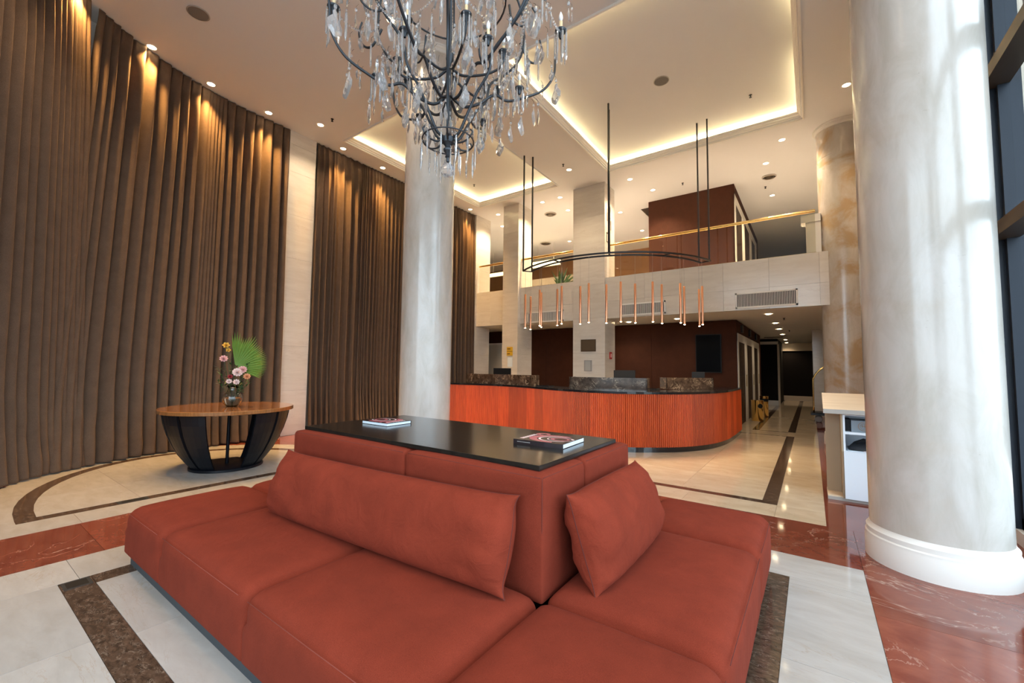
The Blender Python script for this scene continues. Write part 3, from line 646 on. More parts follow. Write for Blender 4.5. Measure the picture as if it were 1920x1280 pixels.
pl = thing('fan_palm_leaf', fp(0, .2), 'tall bright green fan palm leaf in the glass vase', 'leaf')
mb = MB(); hub = fp(.02, .58); stem(mb, fp(.0, .03), hub, .006); mb.build('stem', M['green'], pl, True)
mb = MB()
for i in range(34):
    a = math.radians(97-i*3.75); L = .50+.04*math.sin(i*.9) if i < 14 else .46-.004*(i-14)
    d = right*math.cos(a)+Vector((0, 0, math.sin(a))); w_ = right*(-math.sin(a))+Vector((0, 0, math.cos(a)))
    root_ = hub+d*.03; mid = hub+d*L*.62+toc*.012*(i%2); tip = hub+d*L+toc*.03*math.sin(i)
    mb.add([root_-w_*.003, mid-w_*.0165, tip, mid+w_*.0165, root_+w_*.003, mid+toc*.012], [(0,1,5), (1,2,5), (2,3,5), (3,4,5), (4,0,5)])
o = mb.build('leaflets', M['green'], pl); o['kind'] = 'stuff'
def blossom(name, c, r_, mt, label, petals=9, group=None, cat='flower'):
    t = thing(name, c, label, cat, group); b = MB(); rg = random.Random(int(r_*9999)+petals)
    for L in range(4):
        for k in range(petals-L):
            a = 2*PI*k/(petals-L)+L*.5; e = .25+L*.36; d = Vector((math.cos(a)*math.cos(e), math.sin(a)*math.cos(e), math.sin(e)))
            s_ = Vector((-math.sin(a), math.cos(a), 0)); p = d*r_*(1-.13*L); nrm = d.cross(s_)
            b.add([d*r_*.1, p*.6+s_*r_*.32, p+s_*r_*.18+nrm*r_*.1, p*1.04, p-s_*r_*.18+nrm*r_*.1, p*.6-s_*r_*.32], [(0,1,2,3), (0,3,4,5)])
    Q = toc.to_track_quat('Z', 'Y').to_matrix().to_4x4() @ Matrix.Rotation(-.5, 4, 'X')
    b.v = [tuple(Vector(c)+Q @ Vector(p)) for p in b.v]; b.build('petals', M[mt], t, False)
    s_ = MB(); stem(s_, fp(.0, .05), Vector(c)-toc*.01, .003); s_.build('stem', M['dgreen'], t, True)
blossom('rose', fp(-.13, .70, .03), .055, 'pink', 'pale pink flower on the far left of the bouquet')
blossom('orchid', fp(-.11, .90), .05, 'yellow', 'yellow flower at the upper left of the bouquet', 6); blossom('orchid', fp(-.08, .83), .035, 'yellow', 'small yellow flower just above the pale pink one', 5)
blossom('peony', fp(.05, .50, .08), .07, 'pinkw', 'large whitish pink blossom low in the middle of the bouquet', 11); blossom('peony', fp(.11, .54, .06), .06, 'pink', 'pink blossom beside the large whitish pink blossom', 10)
blossom('rose', fp(.17, .44, .07), .05, 'orange', 'apricot flower on the lower right of the bouquet'); blossom('carnation', fp(-.04, .44, .09), .035, 'crimson', 'small crimson flower left of the white blossom', 7)
blossom('peony', fp(-.05, .37, .10), .04, 'pinkw', 'small whitish flower just above the vase rim on the left', 8); blossom('peony', fp(.04, .36, .10), .045, 'pinkw', 'whitish flower just above the vase rim in the middle', 8)
fo = thing('foliage', fp(0, .2), 'dark green leafy sprigs around the flowers in the vase', 'leaves'); b = MB(); rg = random.Random(11)
for (r_, z) in ((-.18,.36), (-.10,.52), (-.05,.85), (.02,.60), (.16,.55), (.22,.46), (.2,.34), (.12,.3), (-.2,.58), (.17,.62)):
    e = fp(r_, z, rg.uniform(-.05, .05)); stem(b, fp(0, .05), e, .003)
    for k in range(16):
        t = .35+.65*k/15; p = fp(0, .05).lerp(e, t); d = Vector((rg.uniform(-1, 1), rg.uniform(-1, 1), rg.uniform(-.2, 1))).normalized()*.065; s_ = d.cross(Vector((0,0,1))).normalized()*.014
        b.add([p, p+d*.5+s_, p+d, p+d*.5-s_], [(0,1,2,3)])
o = b.build('leaves', M['dgreen'], fo); o['kind'] = 'stuff'

# ------------------------------------------------------------------ reception desk
DP = [(-8.75, 7.90), (-8.2, 7.93), (-7.4, 8.0), (-6.6, 8.10), (-5.95, 8.10), (-5.3, 7.95), (-4.7, 7.68), (-4.1, 7.43), (-3.4, 7.30), (-2.75, 7.42), (-2.35, 7.68), (-1.92, 8.1), (-1.6, 8.7), (-1.44, 9.4), (-1.40, 10.1), (-1.39, 10.8), (-1.39, 11.35)]
dp = resample([(*p, 0) for p in catmull(DP, 12)], 0.036)
def offs(P, d):
    out = []
    for i, p in enumerate(P):
        t = (P[min(i+1, len(P)-1)]-P[max(i-1, 0)]).normalized(); out.append(Vector((p.x-t.y*d, p.y+t.x*d, 0)))   # +d = inwards
    return out
desk = thing('reception_desk', (-4.5, 8.6, 0), 'long curved reception desk with orange reeded wood front and black top', 'desk')
def ribbon(P, d0, d1, z0, z1, name, mt, parent):
    A, B = offs(P, d0), offs(P, d1); n = len(P); vs = []
    for a, b in zip(A, B): vs += [(a.x, a.y, z0), (b.x, b.y, z0), (b.x, b.y, z1), (a.x, a.y, z1)]
    fs = [(4*i+j, 4*i+4+j, 4*i+4+(j+1)%4, 4*i+(j+1)%4) for i in range(n-1) for j in range(4)]+[(0,1,2,3), tuple(4*(n-1)+j for j in (3,2,1,0))]
    return MB().add(vs, fs).build(name, M[mt], parent)
ribbon(dp[::6]+[dp[-1]], .02, .60, 0.09, 1.035, 'carcass', 'plastic', desk)
ribbon(dp[::4]+[dp[-1]], .0, .30, 0.0, .09, 'kick_plate', 'lacquer', desk)
ribbon(dp[::4]+[dp[-1]], -.035, .66, 1.04, 1.08, 'countertop', 'lacquer', desk)
per = 9
for s in range(0, len(dp)-2, per):
    seg = dp[s:s+per+1]
    if len(seg) < 3: continue
    O = []
    for i in range(len(seg)-1):
        a, b = seg[i], seg[i+1]; t = (b-a); nrm = Vector((t.y, -t.x, 0)).normalized()
        for u, h_ in ((0.02, 0), (.10, .010), (.28, .018), (.5, .021), (.72, .018), (.90, .010), (.98, 0)):
            if (i == 0 and u < .1) or (i == len(seg)-2 and u > .9): h_ = -.008
            q = a+t*u+nrm*h_; O.append(q)
    n = len(O); vs = [(p.x, p.y, .092) for p in O]+[(p.x, p.y, 1.038) for p in O]
    MB().add(vs, [(i, i+1, n+i+1, n+i) for i in range(n-1)]).build('reeded_panel', M['reed'], desk, 'auto')
# marble privacy screens on the desk
def mscreen(pa, pb, label):
    a, b = Vector((*pa, 0)), Vector((*pb, 0)); t = (b-a).normalized(); nr = Vector((-t.y, t.x, 0))
    o = thing('marble_screen', ((a.x+b.x)/2, (a.y+b.y)/2, 1.08), label, 'counter screen')
    MB().prism([(a.x, a.y), (b.x, b.y), (b.x+nr.x*.03, b.y+nr.y*.03), (a.x+nr.x*.03, a.y+nr.y*.03)], 1.081, 1.32).build('front_slab', M['emps'], o)
    MB().prism([(b.x-t.x*.03, b.y-t.y*.03), (b.x, b.y), (b.x+nr.x*.35, b.y+nr.y*.35), (b.x+nr.x*.35-t.x*.03, b.y+nr.y*.35-t.y*.03)], 1.081, 1.318).build('side_slab', M['emps'], o)
    MB().prism([(a.x, a.y), (a.x+t.x*.03, a.y+t.y*.03), (a.x+nr.x*.35+t.x*.03, a.y+nr.y*.35+t.y*.03), (a.x+nr.x*.35, a.y+nr.y*.35)], 1.081, 1.318).build('side_slab', M['emps'], o)
mscreen((-7.30, 8.22), (-5.28, 8.16), 'brown marble screen at the left end of the reception desk')
mscreen((-3.95, 7.52), (-2.48, 7.80), 'greyish brown marble screen at the middle of the reception desk')
mscreen((-2.45, 8.95), (-1.66, 9.55), 'brown and gold marble screen at the right end of the reception desk')
def monitor(x, y, z0, z1, w, rz, label, back=False):
    t = thing('computer_monitor', (x, y, 1.08), label, 'monitor'); t.rotation_euler = (0, 0, rz)
    MB().box((-w/2, -.012, z0-1.08), (w/2, .012, z1-1.08)).build('display', M['plastic'], t, world=False); MB().box((-w/2+.012, .012, z0-1.068), (w/2-.012, .015, z1-1.092)).build('screen', M['screen'], t, world=False)
    MB().box((-.02, -.03, .01), (.02, -.012, z0-1.02)).build('neck', M['plastic'], t, world=False); MB().box((-.1, -.08, .001), (.1, .08, .012)).build('foot', M['plastic'], t, world=False)
ribbon(dp[::6]+[dp[-1]], .66, 1.2, 0.70, .74, 'worktop', 'plastic', desk)
monitor(-6.45, 8.62, 1.22, 1.47, .50, .15, 'black computer monitor behind the left marble screen'); monitor(-3.14, 8.40, 1.18, 1.46, .44, .1, 'black computer monitor behind the middle marble screen')
monitor(-2.02, 9.86, 1.20, 1.44, .26, .35, 'small black monitor behind the right marble screen, below the wall television')
for p, l in (((-4.82, 8.02), 'thin black tray on the desk left of the middle marble screen'), ((-2.66, 8.55), 'thin black tray on the desk right of the middle marble screen')):
    t = thing('tray', (*p, 1.08), l, 'tray'); MB().box((p[0]-.17, p[1]-.11, 1.081), (p[0]+.17, p[1]+.11, 1.090)).box((p[0]-.16, p[1]-.10, 1.090), (p[0]+.16, p[1]+.10, 1.106)).build('body', M['plastic'], t)
    MB().box((p[0]-.15, p[1]-.09, 1.106), (p[0]+.15, p[1]+.09, 1.108)).build('liner', M['screen'], t)
# wall television, signs
def flat(name, x0, x1, y, z0, z1, mt, label, cat, th=.02, extra=None):
    t = thing(name, ((x0+x1)/2, y, (z0+z1)/2), label, cat); MB().box((x0, y-th, z0), (x1, y, z1)).build('panel', M[mt], t)
    if extra: extra(t)
    return t
tv = flat('wall_television', -2.62, -1.97, 12.55, 1.41, 2.46, 'plastic', 'tall black upright television on the dark brown wall', 'television', .05)
MB().box((-2.60, 12.497, 1.43), (-1.99, 12.50, 2.44)).build('screen', M['screen'], tv)
pq = flat('wall_plaque', -5.18, -4.74, 10.56, 1.95, 2.28, 'plaque', 'square bronze plaque on the wide travertine pillar', 'plaque'); MB().box((-5.16, 10.537, 1.97), (-4.76, 10.54, 2.26)).build('face', plain('plaque_face', (.17,.125,.08), .3, .5), pq)
ph = flat('paper_holder', -5.08, -4.86, 10.56, 1.41, 1.71, 'grey', 'small clear sheet holder below the bronze plaque', 'sign'); MB().box((-5.05, 10.537, 1.43), (-4.89, 10.54, 1.69)).build('sheet', plain('grey_sheet', (.42,.42,.40), .4), ph)
t = thing('red_sign', (-4.48, 10.93, 1.85), 'small red upright fire sign on the side of the wide pillar', 'sign'); MB().box((-4.48, 10.86, 1.75), (-4.465, 11.02, 1.94)).build('plate', M['redsign'], t); MB().box((-4.465, 10.91, 1.79), (-4.463, 10.97, 1.90)).build('symbol', M['cwhite'], t)
ys_ = flat('yellow_sign', -7.66, -7.44, 10.47, 1.85, 2.12, 'yelsign', 'yellow notice on the slim travertine pillar', 'sign', .01)
MB().box((-7.65, 10.457, 1.975), (-7.45, 10.46, 1.99)).box((-7.64, 10.457, 2.04), (-7.52, 10.46, 2.08)).box((-7.64, 10.457, 1.89), (-7.54, 10.46, 1.93)).build('printed_bars', plain('brown_print', (.25,.13,.02), .5), ys_)
flat('white_notice', -7.63, -7.45, 10.47, 1.51, 1.80, 'paper', 'white paper notice below the yellow notice on the slim pillar', 'sign', .006)
# direction marks on the side of the wide pillar, upper floor
t = thing('direction_sign', (-4.478, 10.95, 5.2), 'dark square and line marks high on the side of the wide pillar', 'sign'); b = MB()
for z0, z1, y0_, y1_ in ((4.95,4.98,10.68,10.90), (5.20,5.23,10.68,10.90), (4.95,5.23,10.68,10.70), (4.95,5.23,10.88,10.90), (5.35,5.62,10.97,11.0), (5.55,5.9,10.72,10.74), (5.62,5.95,10.82,10.84), (5.66,5.70,10.82,10.95), (5.85,6.0,10.93,10.95)): b.box((-4.479, y0_, z0), (-4.473, y1_, z1))
b.build('lettering', M['plaque'], t)
# door behind the left of the desk
d1 = bpy.data.objects.new('door_1', None); col.objects.link(d1); structure(d1)
MB().box((-10.22, 12.50, 0), (-9.1, 12.549, 2.32)).build('leaf', plain('pale_door', (.62,.58,.50), .5), d1)
MB().box((-10.30, 12.47, 0), (-10.22, 12.549, 2.39)).box((-10.22, 12.47, 2.32), (-9.0, 12.549, 2.39)).build('frame', M['white'], d1)
# air grilles in the balcony front
def grille(x0, x1, z0, z1, label, y=10.60):
    t = thing('air_grille', ((x0+x1)/2, y, (z0+z1)/2), label, 'air vent'); f_ = .035
    MB().box((x0, y-.02, z0), (x1, y, z0+f_)).box((x0, y-.02, z1-f_), (x1, y, z1)).box((x0, y-.02, z0), (x0+f_, y, z1)).box((x1-f_, y-.02, z0), (x1, y, z1)).build('frame', M['white'], t)
    MB().box((x0+f_, y-.004, z0+f_), (x1-f_, y-.0005, z1-f_)).build('backing', plain('vent_dark', (.10,.10,.10), .8), t)
    b = MB(); n = int((x1-x0)/.03)
    for i in range(1, n): x = x0+(x1-x0)*i/n; b.box((x-.005, y-.018, z0+f_), (x+.005, y-.004, z1-f_))
    o = b.build('slats', M['white'], t); o['kind'] = 'stuff'
grille(-1.36, -0.19, 2.87, 3.22, 'white slatted air grille at the right end of the balcony front')
grille(-4.07, -2.90, 2.87, 3.19, 'white slatted air grille in the balcony front right of the wide pillar')
grille(-6.98, -5.75, 2.84, 3.16, 'white slatted air grille in the balcony front between the pillars')

# ------------------------------------------------------------------ podium with shelves
pod = thing('host_podium', (.5, 6.5, 0), 'white and beige podium with slanted wooden top beside the large right column', 'podium')
X_, Y_ = .28, 6.25
MB().box((.12, Y_+.01, 0.0), (.95, 6.72, .035)).build('base', M['greyb'], pod)
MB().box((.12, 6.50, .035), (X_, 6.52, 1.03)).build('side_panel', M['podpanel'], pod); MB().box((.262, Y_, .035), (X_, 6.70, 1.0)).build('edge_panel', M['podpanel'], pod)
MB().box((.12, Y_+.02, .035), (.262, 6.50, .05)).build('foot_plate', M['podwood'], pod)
b = MB().box((X_+.001, Y_, .035), (X_+.02, 6.70, .99)).box((.93, Y_, .035), (.95, 6.70, .99)).box((X_+.02, 6.68, .035), (.93, 6.70, .99)).box((X_+.02, Y_, .768), (.93, 6.68, .794)).box((X_+.02, Y_+.02, .56), (.93, 6.68, .575)).box((X_+.02, Y_, .982), (.93, 6.68, .99)); b.build('shelf_carcass', M['podwhite'], pod)
MB().box((X_+.001, Y_-.018, .035), (.95, Y_-.001, .572)).build('door', M['podwhite'], pod)
tp = MB(); tp.add([(.10,6.20,1.00),(.99,6.20,1.00),(.99,6.74,1.17),(.10,6.74,1.17),(.10,6.20,1.05),(.99,6.20,1.05),(.99,6.76,1.215),(.10,6.76,1.215)], [(0,3,2,1),(4,5,6,7),(0,1,5,4),(1,2,6,5),(2,3,7,6),(3,0,4,7)]); tp.build('slanted_top', M['podwood'], pod)
MB().box((.10, 6.192, 1.0), (.99, 6.199, 1.05)).build('front_edge', M['greyb'], pod)
bx_ = thing('box', (.52, 6.45, .794), 'grey box with a round brown crest on the upper podium shelf', 'box')
MB().box((.36, 6.30, .795), (.70, 6.60, .925)).build('body', plain('blue_grey_card', (.20,.23,.26), .6), bx_); MB().box((.30, 6.34, .795), (.355, 6.60, .93)).build('side_flap', M['plastic'], bx_)
b = MB(); n = 28
for r0, r1 in ((.044, .050), (.028, .032)):
    k0 = len(b.v); b.add([(.47+r*math.cos(2*PI*i/n), 6.298, .862+r*math.sin(2*PI*i/n)) for i in range(n) for r in (r0, r1)], [(2*i, 2*i+1, (2*i+3) % (2*n), (2*i+2) % (2*n)) for i in range(n)])
b.box((.455, 6.297, .85), (.461, 6.299, .885)).box((.479, 6.297, .85), (.485, 6.299, .885)).box((.455, 6.297, .862), (.485, 6.299, .868)); b.build('crest_print', plain('brown_print_2', (.25,.15,.09), .6), bx_)
bag = thing('bag', (.55, 6.42, .575), 'crumpled black bag on the lower podium shelf', 'bag'); b = MB(); nn_ = 14; vs = []
for j in range(nn_+1):
    for i in range(nn_+1):
        u, v = i/nn_, j/nn_; e = (1-(2*u-1)**4)*(1-(2*v-1)**4); vs.append((.33+.42*u, 6.29+.3*v, .590+.115*e*(0.65+.55*noise.noise(Vector((u*4, v*4, 3))))))
b.add(vs, [(j*(nn_+1)+i, j*(nn_+1)+i+1, (j+1)*(nn_+1)+i+1, (j+1)*(nn_+1)+i) for j in range(nn_) for i in range(nn_)]); b.build('cloth', plain('black_nylon', (.015,.016,.02), .5), bag, True)
MB().tube([(.40,6.31,.66), (.44,6.30,.70), (.52,6.30,.71), (.58,6.31,.67)], .006, 6).build('strap', M['plastic'], bag, True)
lf = thing('leaflets', (.5, 6.35, .576), 'thin stack of printed leaflets under the black bag', 'leaflets'); MB().box((.32, 6.27, .576), (.70, 6.5, .581)).build('lower_sheet', M['paper'], lf); MB().box((.46, 6.268, .5815), (.72, 6.5, .586)).build('upper_sheet', M['cwhite'], lf)
# luggage cart, bins
cart = thing('luggage_cart', (.45, 15.4, 0), 'brass arched luggage cart with black base by the hallway wall', 'luggage cart')
MB().box((-.02, 15.1, .20), (.95, 15.75, .28)).build('platform', M['plastic'], cart); MB().box((-.05, 15.07, .21), (.98, 15.78, .26)).build('bumper', M['black'], cart)
for yy in (15.15, 15.7):
    pts = [(.03, yy, .28), (.03, yy, 1.15), (.05, yy, 1.28), (.14, yy, 1.45), (.30, yy, 1.60), (.46, yy, 1.65), (.62, yy, 1.60), (.78, yy, 1.45), (.87, yy, 1.28), (.89, yy, 1.15), (.89, yy, .28)]
    MB().tube(catmull(pts, 4), .022, 10).build('arch', M['brass'], cart, True)
MB().tube([(.46, 15.15, 1.65), (.46, 15.7, 1.65)], .02, 10).build('hanging_bar', M['brass'], cart, True)
for xx in (.14, .80):
    for yy in (15.2, 15.65): MB().lathe([(0, -.02), (.08, -.02), (.09, 0), (.08, .02), (0, .02)], 18, M=Matrix.Translation((xx, yy, .09)) @ Matrix.Rotation(PI/2, 4, 'X'), cap=False).build('wheel', M['grey'], cart, 'auto')
def bin_(x, y, r, h, label, kind):
    t = thing('trash_bin', (x, y, 0), label, 'trash bin')
    MB().lathe([(r*.96, 0), (r, .01), (r, h-.04), (r*1.03, h-.03), (r*1.03, h), (0, h)], 28, (x, y, 0), cap=False).build('body', M['brass'], t, 'auto')
    if kind: MB().lathe([(r*1.02, h-.17), (r*1.02, h-.08)], 28, (x, y, 0), cap=False).build('black_band', M['plastic'], t, 'auto')
    else: MB().lathe([(0, -.01), (.065, -.01), (.065, .006), (0, .006)], 18, M=Matrix.Translation((x+r*.55, y-r*.84, h-.17)) @ Matrix.Rotation(math.radians(33), 4, 'Z') @ Matrix.Rotation(PI/2, 4, 'X'), cap=False).build('opening', M['plastic'], t)
bin_(-1.33, 14.4, .16, .61, 'brass cylinder bin with round black opening beside the lifts', 0); bin_(-1.27, 15.8, .12, .66, 'slimmer brass bin with a black band, behind the first brass bin', 1)

# ------------------------------------------------------------------ mezzanine background
for (a, b_), lab in ((((917, 512), (946, 521)), 'glowing white strip lamp on the upper floor at the far left'), (((1000, 490), (1037, 503)), 'glowing white strip lamp on the upper floor between the square pillars')):
    p, q = ony(*a, 14.6), ony(*b_, 14.6)
    t = thing('strip_lamp', ((p.x+q.x)/2, 14.6, (p.z+q.z)/2), lab, 'lamp'); MB().box((p.x-.05, 14.62, q.z+.12), (q.x+.3, 14.68, p.z-.02)).build('housing', M['white'], t); MB().box((p.x-.03, 14.60, q.z+.15), (q.x+.28, 14.62, p.z-.05)).build('diffuser', M['strip'], t)
    MB().tube([(p.x+.2, 14.65, p.z-.03), (p.x+.2, 14.65, CZ)], .01, 6).tube([(q.x, 14.65, p.z-.03), (q.x, 14.65, CZ)], .01, 6).build('hanging_rods', M['white'], t)
structure(MB().box((-9.6, 14.0, 4.55), (-6.4, 14.15, 5.0)).box((-9.6, 14.15, FZ), (-6.4, 14.3, 4.9)).build('wall_mezzanine_parapet', M['wallcream']))
t = thing('potted_plant', (-7.35, 13.3, FZ), 'small dark green potted plant on the upper floor beside the wide pillar', 'plant')
MB().lathe([(.12, 0), (.16, .02), (.20, .4), (.18, .4), (.17, .36), (0, .36)], 16, (-7.35, 13.3, FZ), cap=False).build('pot', M['grey'], t, 'auto'); b = MB(); rg = random.Random(5)
for k in range(46):
    a = rg.uniform(0, 6.28); e = rg.uniform(.2, 1.5); L = rg.uniform(.45, 1.0); d = Vector((math.cos(a)*math.cos(e), math.sin(a)*math.cos(e), math.sin(e))); s_ = d.cross(Vector((0,0,1))).normalized()*.05; p = Vector((-7.35, 13.3, FZ+.36))
    b.add([p, p+d*L*.6+s_, p+d*L-Vector((0,0,.1)), p+d*L*.6-s_], [(0,1,2,3)])
o = b.build('leaves', M['dgreen'], t); o['kind'] = 'stuff'

# ------------------------------------------------------------------ pendant light over the desk
OC = Vector((-4.0094, 10.0144, 0)); R_O, R_I, ZF = 2.3925, 2.175, 3.78
pend = thing('pendant_light', (OC.x, OC.y-2.2, ZF), 'curved black pendant frame with hanging copper tube lights over the desk', 'pendant lamp')
def ap(R_, a, z=ZF): return Vector((OC.x+R_*math.cos(math.radians(a)), OC.y+R_*math.sin(math.radians(a)), z))
for R_ in (R_O, R_I): MB().tube([ap(R_, 231+117*i/60) for i in range(61)], .021, 4).build('frame_arc', M['black'], pend)
for a in (231, 260.4, 289.6, 319, 348): MB().tube([ap(R_O, a), ap(R_I, a)], .016, 4).build('cross_bar', M['black'], pend)
for a in (231, 289.6, 346.5):
    for R_ in (R_O, R_I):
        p = ap(R_, a); top_ = UZ if (C1[0] < p.x < C1[1] and p.y < C1[3]) else CZ
        MB().tube([p, (p.x, p.y, top_)], .020, 4).build('rod', M['black'], pend)
PT = [(985,1),(995,0),(1012,1),(1015,0),(1045,0),(1053,1),(1088,0),(1104,1),(1137,0),(1164,1),(1191,0),(1224,1),(1241,0),(1276,1),(1283,0),(1311,0),(1317,1)]
tubeproto = None
for px, o_ in PT:
    d = ray(px, 570); d = Vector((d.x, d.y, 0)).normalized(); R_ = R_O if o_ else R_I; bb = d.dot(OC); disc = bb*bb-(OC.length_squared-R_*R_); p = d*(bb-math.sqrt(max(disc, 0)))
    loc = Vector((p.x, p.y, 2.40))-pend.location
    if tubeproto is None:
        tubeproto = MB().lathe([(.0215, .01), (.0215, .79), (.018, .795), (0, .795)], 14, cap=False).build('tube_light', M['copper'], pend, 'auto', world=False)
        l_ = MB().lathe([(0, -.002), (.014, 0), (.019, .012), (.0215, .02)], 14, cap=False).build('lens', M['pendlens'], tubeproto, True, world=False)
        w_ = MB().tube([(0, 0, .79), (0, 0, ZF-2.40)], .0022, 5).build('cable', M['grey'], tubeproto, world=False); tb = tubeproto
    else:
        tb = tubeproto.copy(); col.objects.link(tb); tb.parent = pend
        for ch in (l_, w_): e = ch.copy(); col.objects.link(e); e.parent = tb
    tb.location = loc; spot('pendant_spot', (p.x, p.y, 2.385), P_PEND*4, (1.0,.72,.42), 110, .8, .02)

# ------------------------------------------------------------------ downlights, speakers, sprinklers
dlp = None
def downlight(x, y, z, label, group, power, color, r=.075, angle=80, tilt=None):
    global dlp
    if dlp is None:
        dlp = thing('downlight', (x, y, z), label, 'downlight', group)
        MB().lathe([(.058, -.001), (.062, -.008), (.078, -.007), (.082, -.001)], 28, cap=False).build('trim_ring', M['white'], dlp, True, world=False)
        MB().lathe([(0, -.004), (.058, -.003)], 24, cap=False).build('lens', M['lens'], dlp, world=False)
        t = dlp
    else: t = copy_tree(dlp, (x, y, z)); t['label'] = label; t['group'] = group; t['category'] = 'downlight'
    spot('downlight_spot', (x, y, z-.015), power, color, angle, .75, .05, rot=tilt or (0, 0, 0)); return t
curt = [(-7.95, .98), (-8.55, 1.86), (-8.80, 2.77), (-8.84, 3.79), (-8.86, 5.47), (-8.88, 6.61), (-8.88, 7.8), (-8.88, 8.9), (-8.89, 10.04)]
nm = ['above the far left curtain, just outside the gap', 'just right of the narrow curtain gap', 'above the middle of the long curved curtain', 'left of the pilaster above the end of the curved curtain', 'just right of the pilaster above the curtain', 'left of the pale round column above the curtain', 'behind the pale round column', 'behind the pale round column, farther back', 'right of the pale round column above the last curtain strip']
for (x, y), l in zip(curt, nm): downlight(x, y, CZ, 'bright recessed downlight '+l, 'downlights washing the curtains', P_CURT, CURTW, angle=80, tilt=(0, math.radians(-4), 0))
cl = [((601,234), 'in front of the pilaster, away from the curtain'), ((733,37), 'seen through the chandelier crystals'), ((1067,318), 'between the two glowing ceiling recesses'), ((1181,336), 'beyond the large recess, right of the central rod'), ((1224,356), 'left of the dark brown upper block'), ((1050,370), 'left of the wide square pillar, right one of the front pair'), ((1017,379), 'left of the wide square pillar, left one of the front pair'), ((1065,394), 'tight beside the left edge of the wide square pillar'), ((934,402), 'left of the slim square pillar, front one'), ((942,424), 'left of the slim square pillar, rear one'), ((1163,398), 'right of the wide square pillar beside its marks'), ((1204,432), 'low behind the balcony, left of the brown block'), ((1466,262), 'near the corner of the large recess, left of the stained column'), ((1436,306), 'in front of the round air diffuser on the right'), ((1448,366), 'behind the round air diffuser, above the railing'), ((1587,159), 'half hidden by the large right column'), ((1068,452), 'deep on the upper floor left of the wide pillar')]
for (px, py), l in cl:
    p = onz(px, py, CZ); downlight(p.x, p.y, CZ, 'lit ceiling downlight '+l, 'downlights in the main ceiling', P_DOWN*(2.2 if p.y > 10.5 else 1.0), WARM, angle=120)
for x, y in ((-6.5, 1.0), (-3.5, -1.5), (-1.0, 1.2), (-6.5, -1.5), (.6, 2.2)): spot('downlight_spot', (x, y, CZ-.02), P_DOWN, WARM, 120, .8, .05)
for (px, py), l in (((1441,589), 'nearest of the hallway row'), ((1454,606), 'second of the hallway row'), ((1461,617), 'third of the hallway row'), ((1467,627), 'fourth of the hallway row'), ((1473,637), 'fifth of the hallway row'), ((1477,645), 'farthest of the hallway row'), ((1179,604), 'under the balcony, just left of the second copper tube cluster'), ((1144,605), 'under the balcony touching the wide pillar'), ((1270,598), 'under the balcony near the right copper tubes')):
    p = onz(px, py, SZ); downlight(p.x, min(p.y, 24.5), SZ, 'small lit downlight '+l, 'downlights under the balcony', P_HALL, WARM, angle=130)
for (x, y) in ((-6.4, 11.6), (-8.6, 11.8)): spot('downlight_spot', (x, y, SZ-.02), P_HALL*.8, WARM, 120, .8, .05)
def speaker(p, z, label):
    t = thing('ceiling_speaker', (p.x, p.y, z), label, 'speaker'); MB().lathe([(.135, -.001), (.14, -.012), (.125, -.015)], 36, (p.x, p.y, z), cap=False).build('ring', M['greyb'], t, True)
    MB().lathe([(0, -.012), (.125, -.0125)], 36, (p.x, p.y, z), cap=False).build('mesh_cover', plain('grey_speaker_mesh', (.20,.185,.17), .8), t)
speaker(onz(372, 24, CZ), CZ, 'round grey ceiling speaker left of the chandelier'); speaker(onz(1240, 151, UZ), UZ, 'round grey ceiling speaker inside the large glowing recess')
def sprinkler(px, py, z, label):
    p = onz(px, py, z); t = thing('sprinkler', (p.x, p.y, z), label, 'sprinkler')
    MB().lathe([(.03, 0), (.03, -.006), (.012, -.01), (.012, -.04), (.0, -.04)], 14, (p.x, p.y, z), cap=False).build('body', M['black'], t, 'auto'); MB().lathe([(0, -.052), (.024, -.052), (.024, -.048), (0, -.048)], 14, (p.x, p.y, z), cap=False).build('deflector', M['black'], t)
for a in ((623,223,CZ,'small dark sprinkler between the pilaster and the left recess'), (1407,178,UZ,'small dark sprinkler inside the large recess'), (889,346,UZ,'small dark sprinkler inside the left recess'), (1056,308,CZ,'small dark sprinkler between the two recesses'), (1280,343,CZ,'small dark sprinkler above the brown upper block'), (1435,350,CZ,'small dark sprinkler below the round diffuser on the right'), (1470,596,SZ,'small dark sprinkler in the hallway ceiling, nearest'), (1480,619,SZ,'small dark sprinkler in the hallway ceiling, farther back')): sprinkler(*a)
def diffuser(px, py, r_, label):
    p = onz(px, py, CZ); t = thing('air_diffuser', (p.x, p.y, CZ), label, 'air vent')
    MB().lathe([(r_, -.001), (r_, -.01), (r_*.86, -.03), (r_*.84, -.004)], 32, (p.x, p.y, CZ), cap=False).build('outer_ring', M['greyb'], t, True)
    MB().lathe([(r_*.7, -.006), (r_*.62, -.035), (r_*.55, -.01)], 28, (p.x, p.y, CZ), cap=False).build('inner_ring', M['plaque'], t, True); MB().lathe([(0, -.02), (r_*.45, -.03), (r_*.4, -.002)], 24, (p.x, p.y, CZ), cap=False).build('cone', M['plaque'], t, True)
    MB().lathe([(0, -.0015), (r_*.9, -.0015)], 24, (p.x, p.y, CZ), cap=False).build('throat', M['black'], t)
diffuser(1032, 401, .20, 'round dark air diffuser left of the wide square pillar'); diffuser(1442, 331, .17, 'round dark air diffuser above the right end of the railing'); diffuser(1023, 456, .22, 'faint round air diffuser deep over the upper floor')
p, q = onz(1196, 402, CZ), onz(1214, 418, CZ); t = thing('linear_vent', (p.x, p.y, CZ), 'black linear ceiling vent left of the brown upper block', 'air vent')
MB().box((-4.32, 13.1, CZ-.012), (-3.98, 14.4, CZ-.001)).build('frame', M['black'], t)
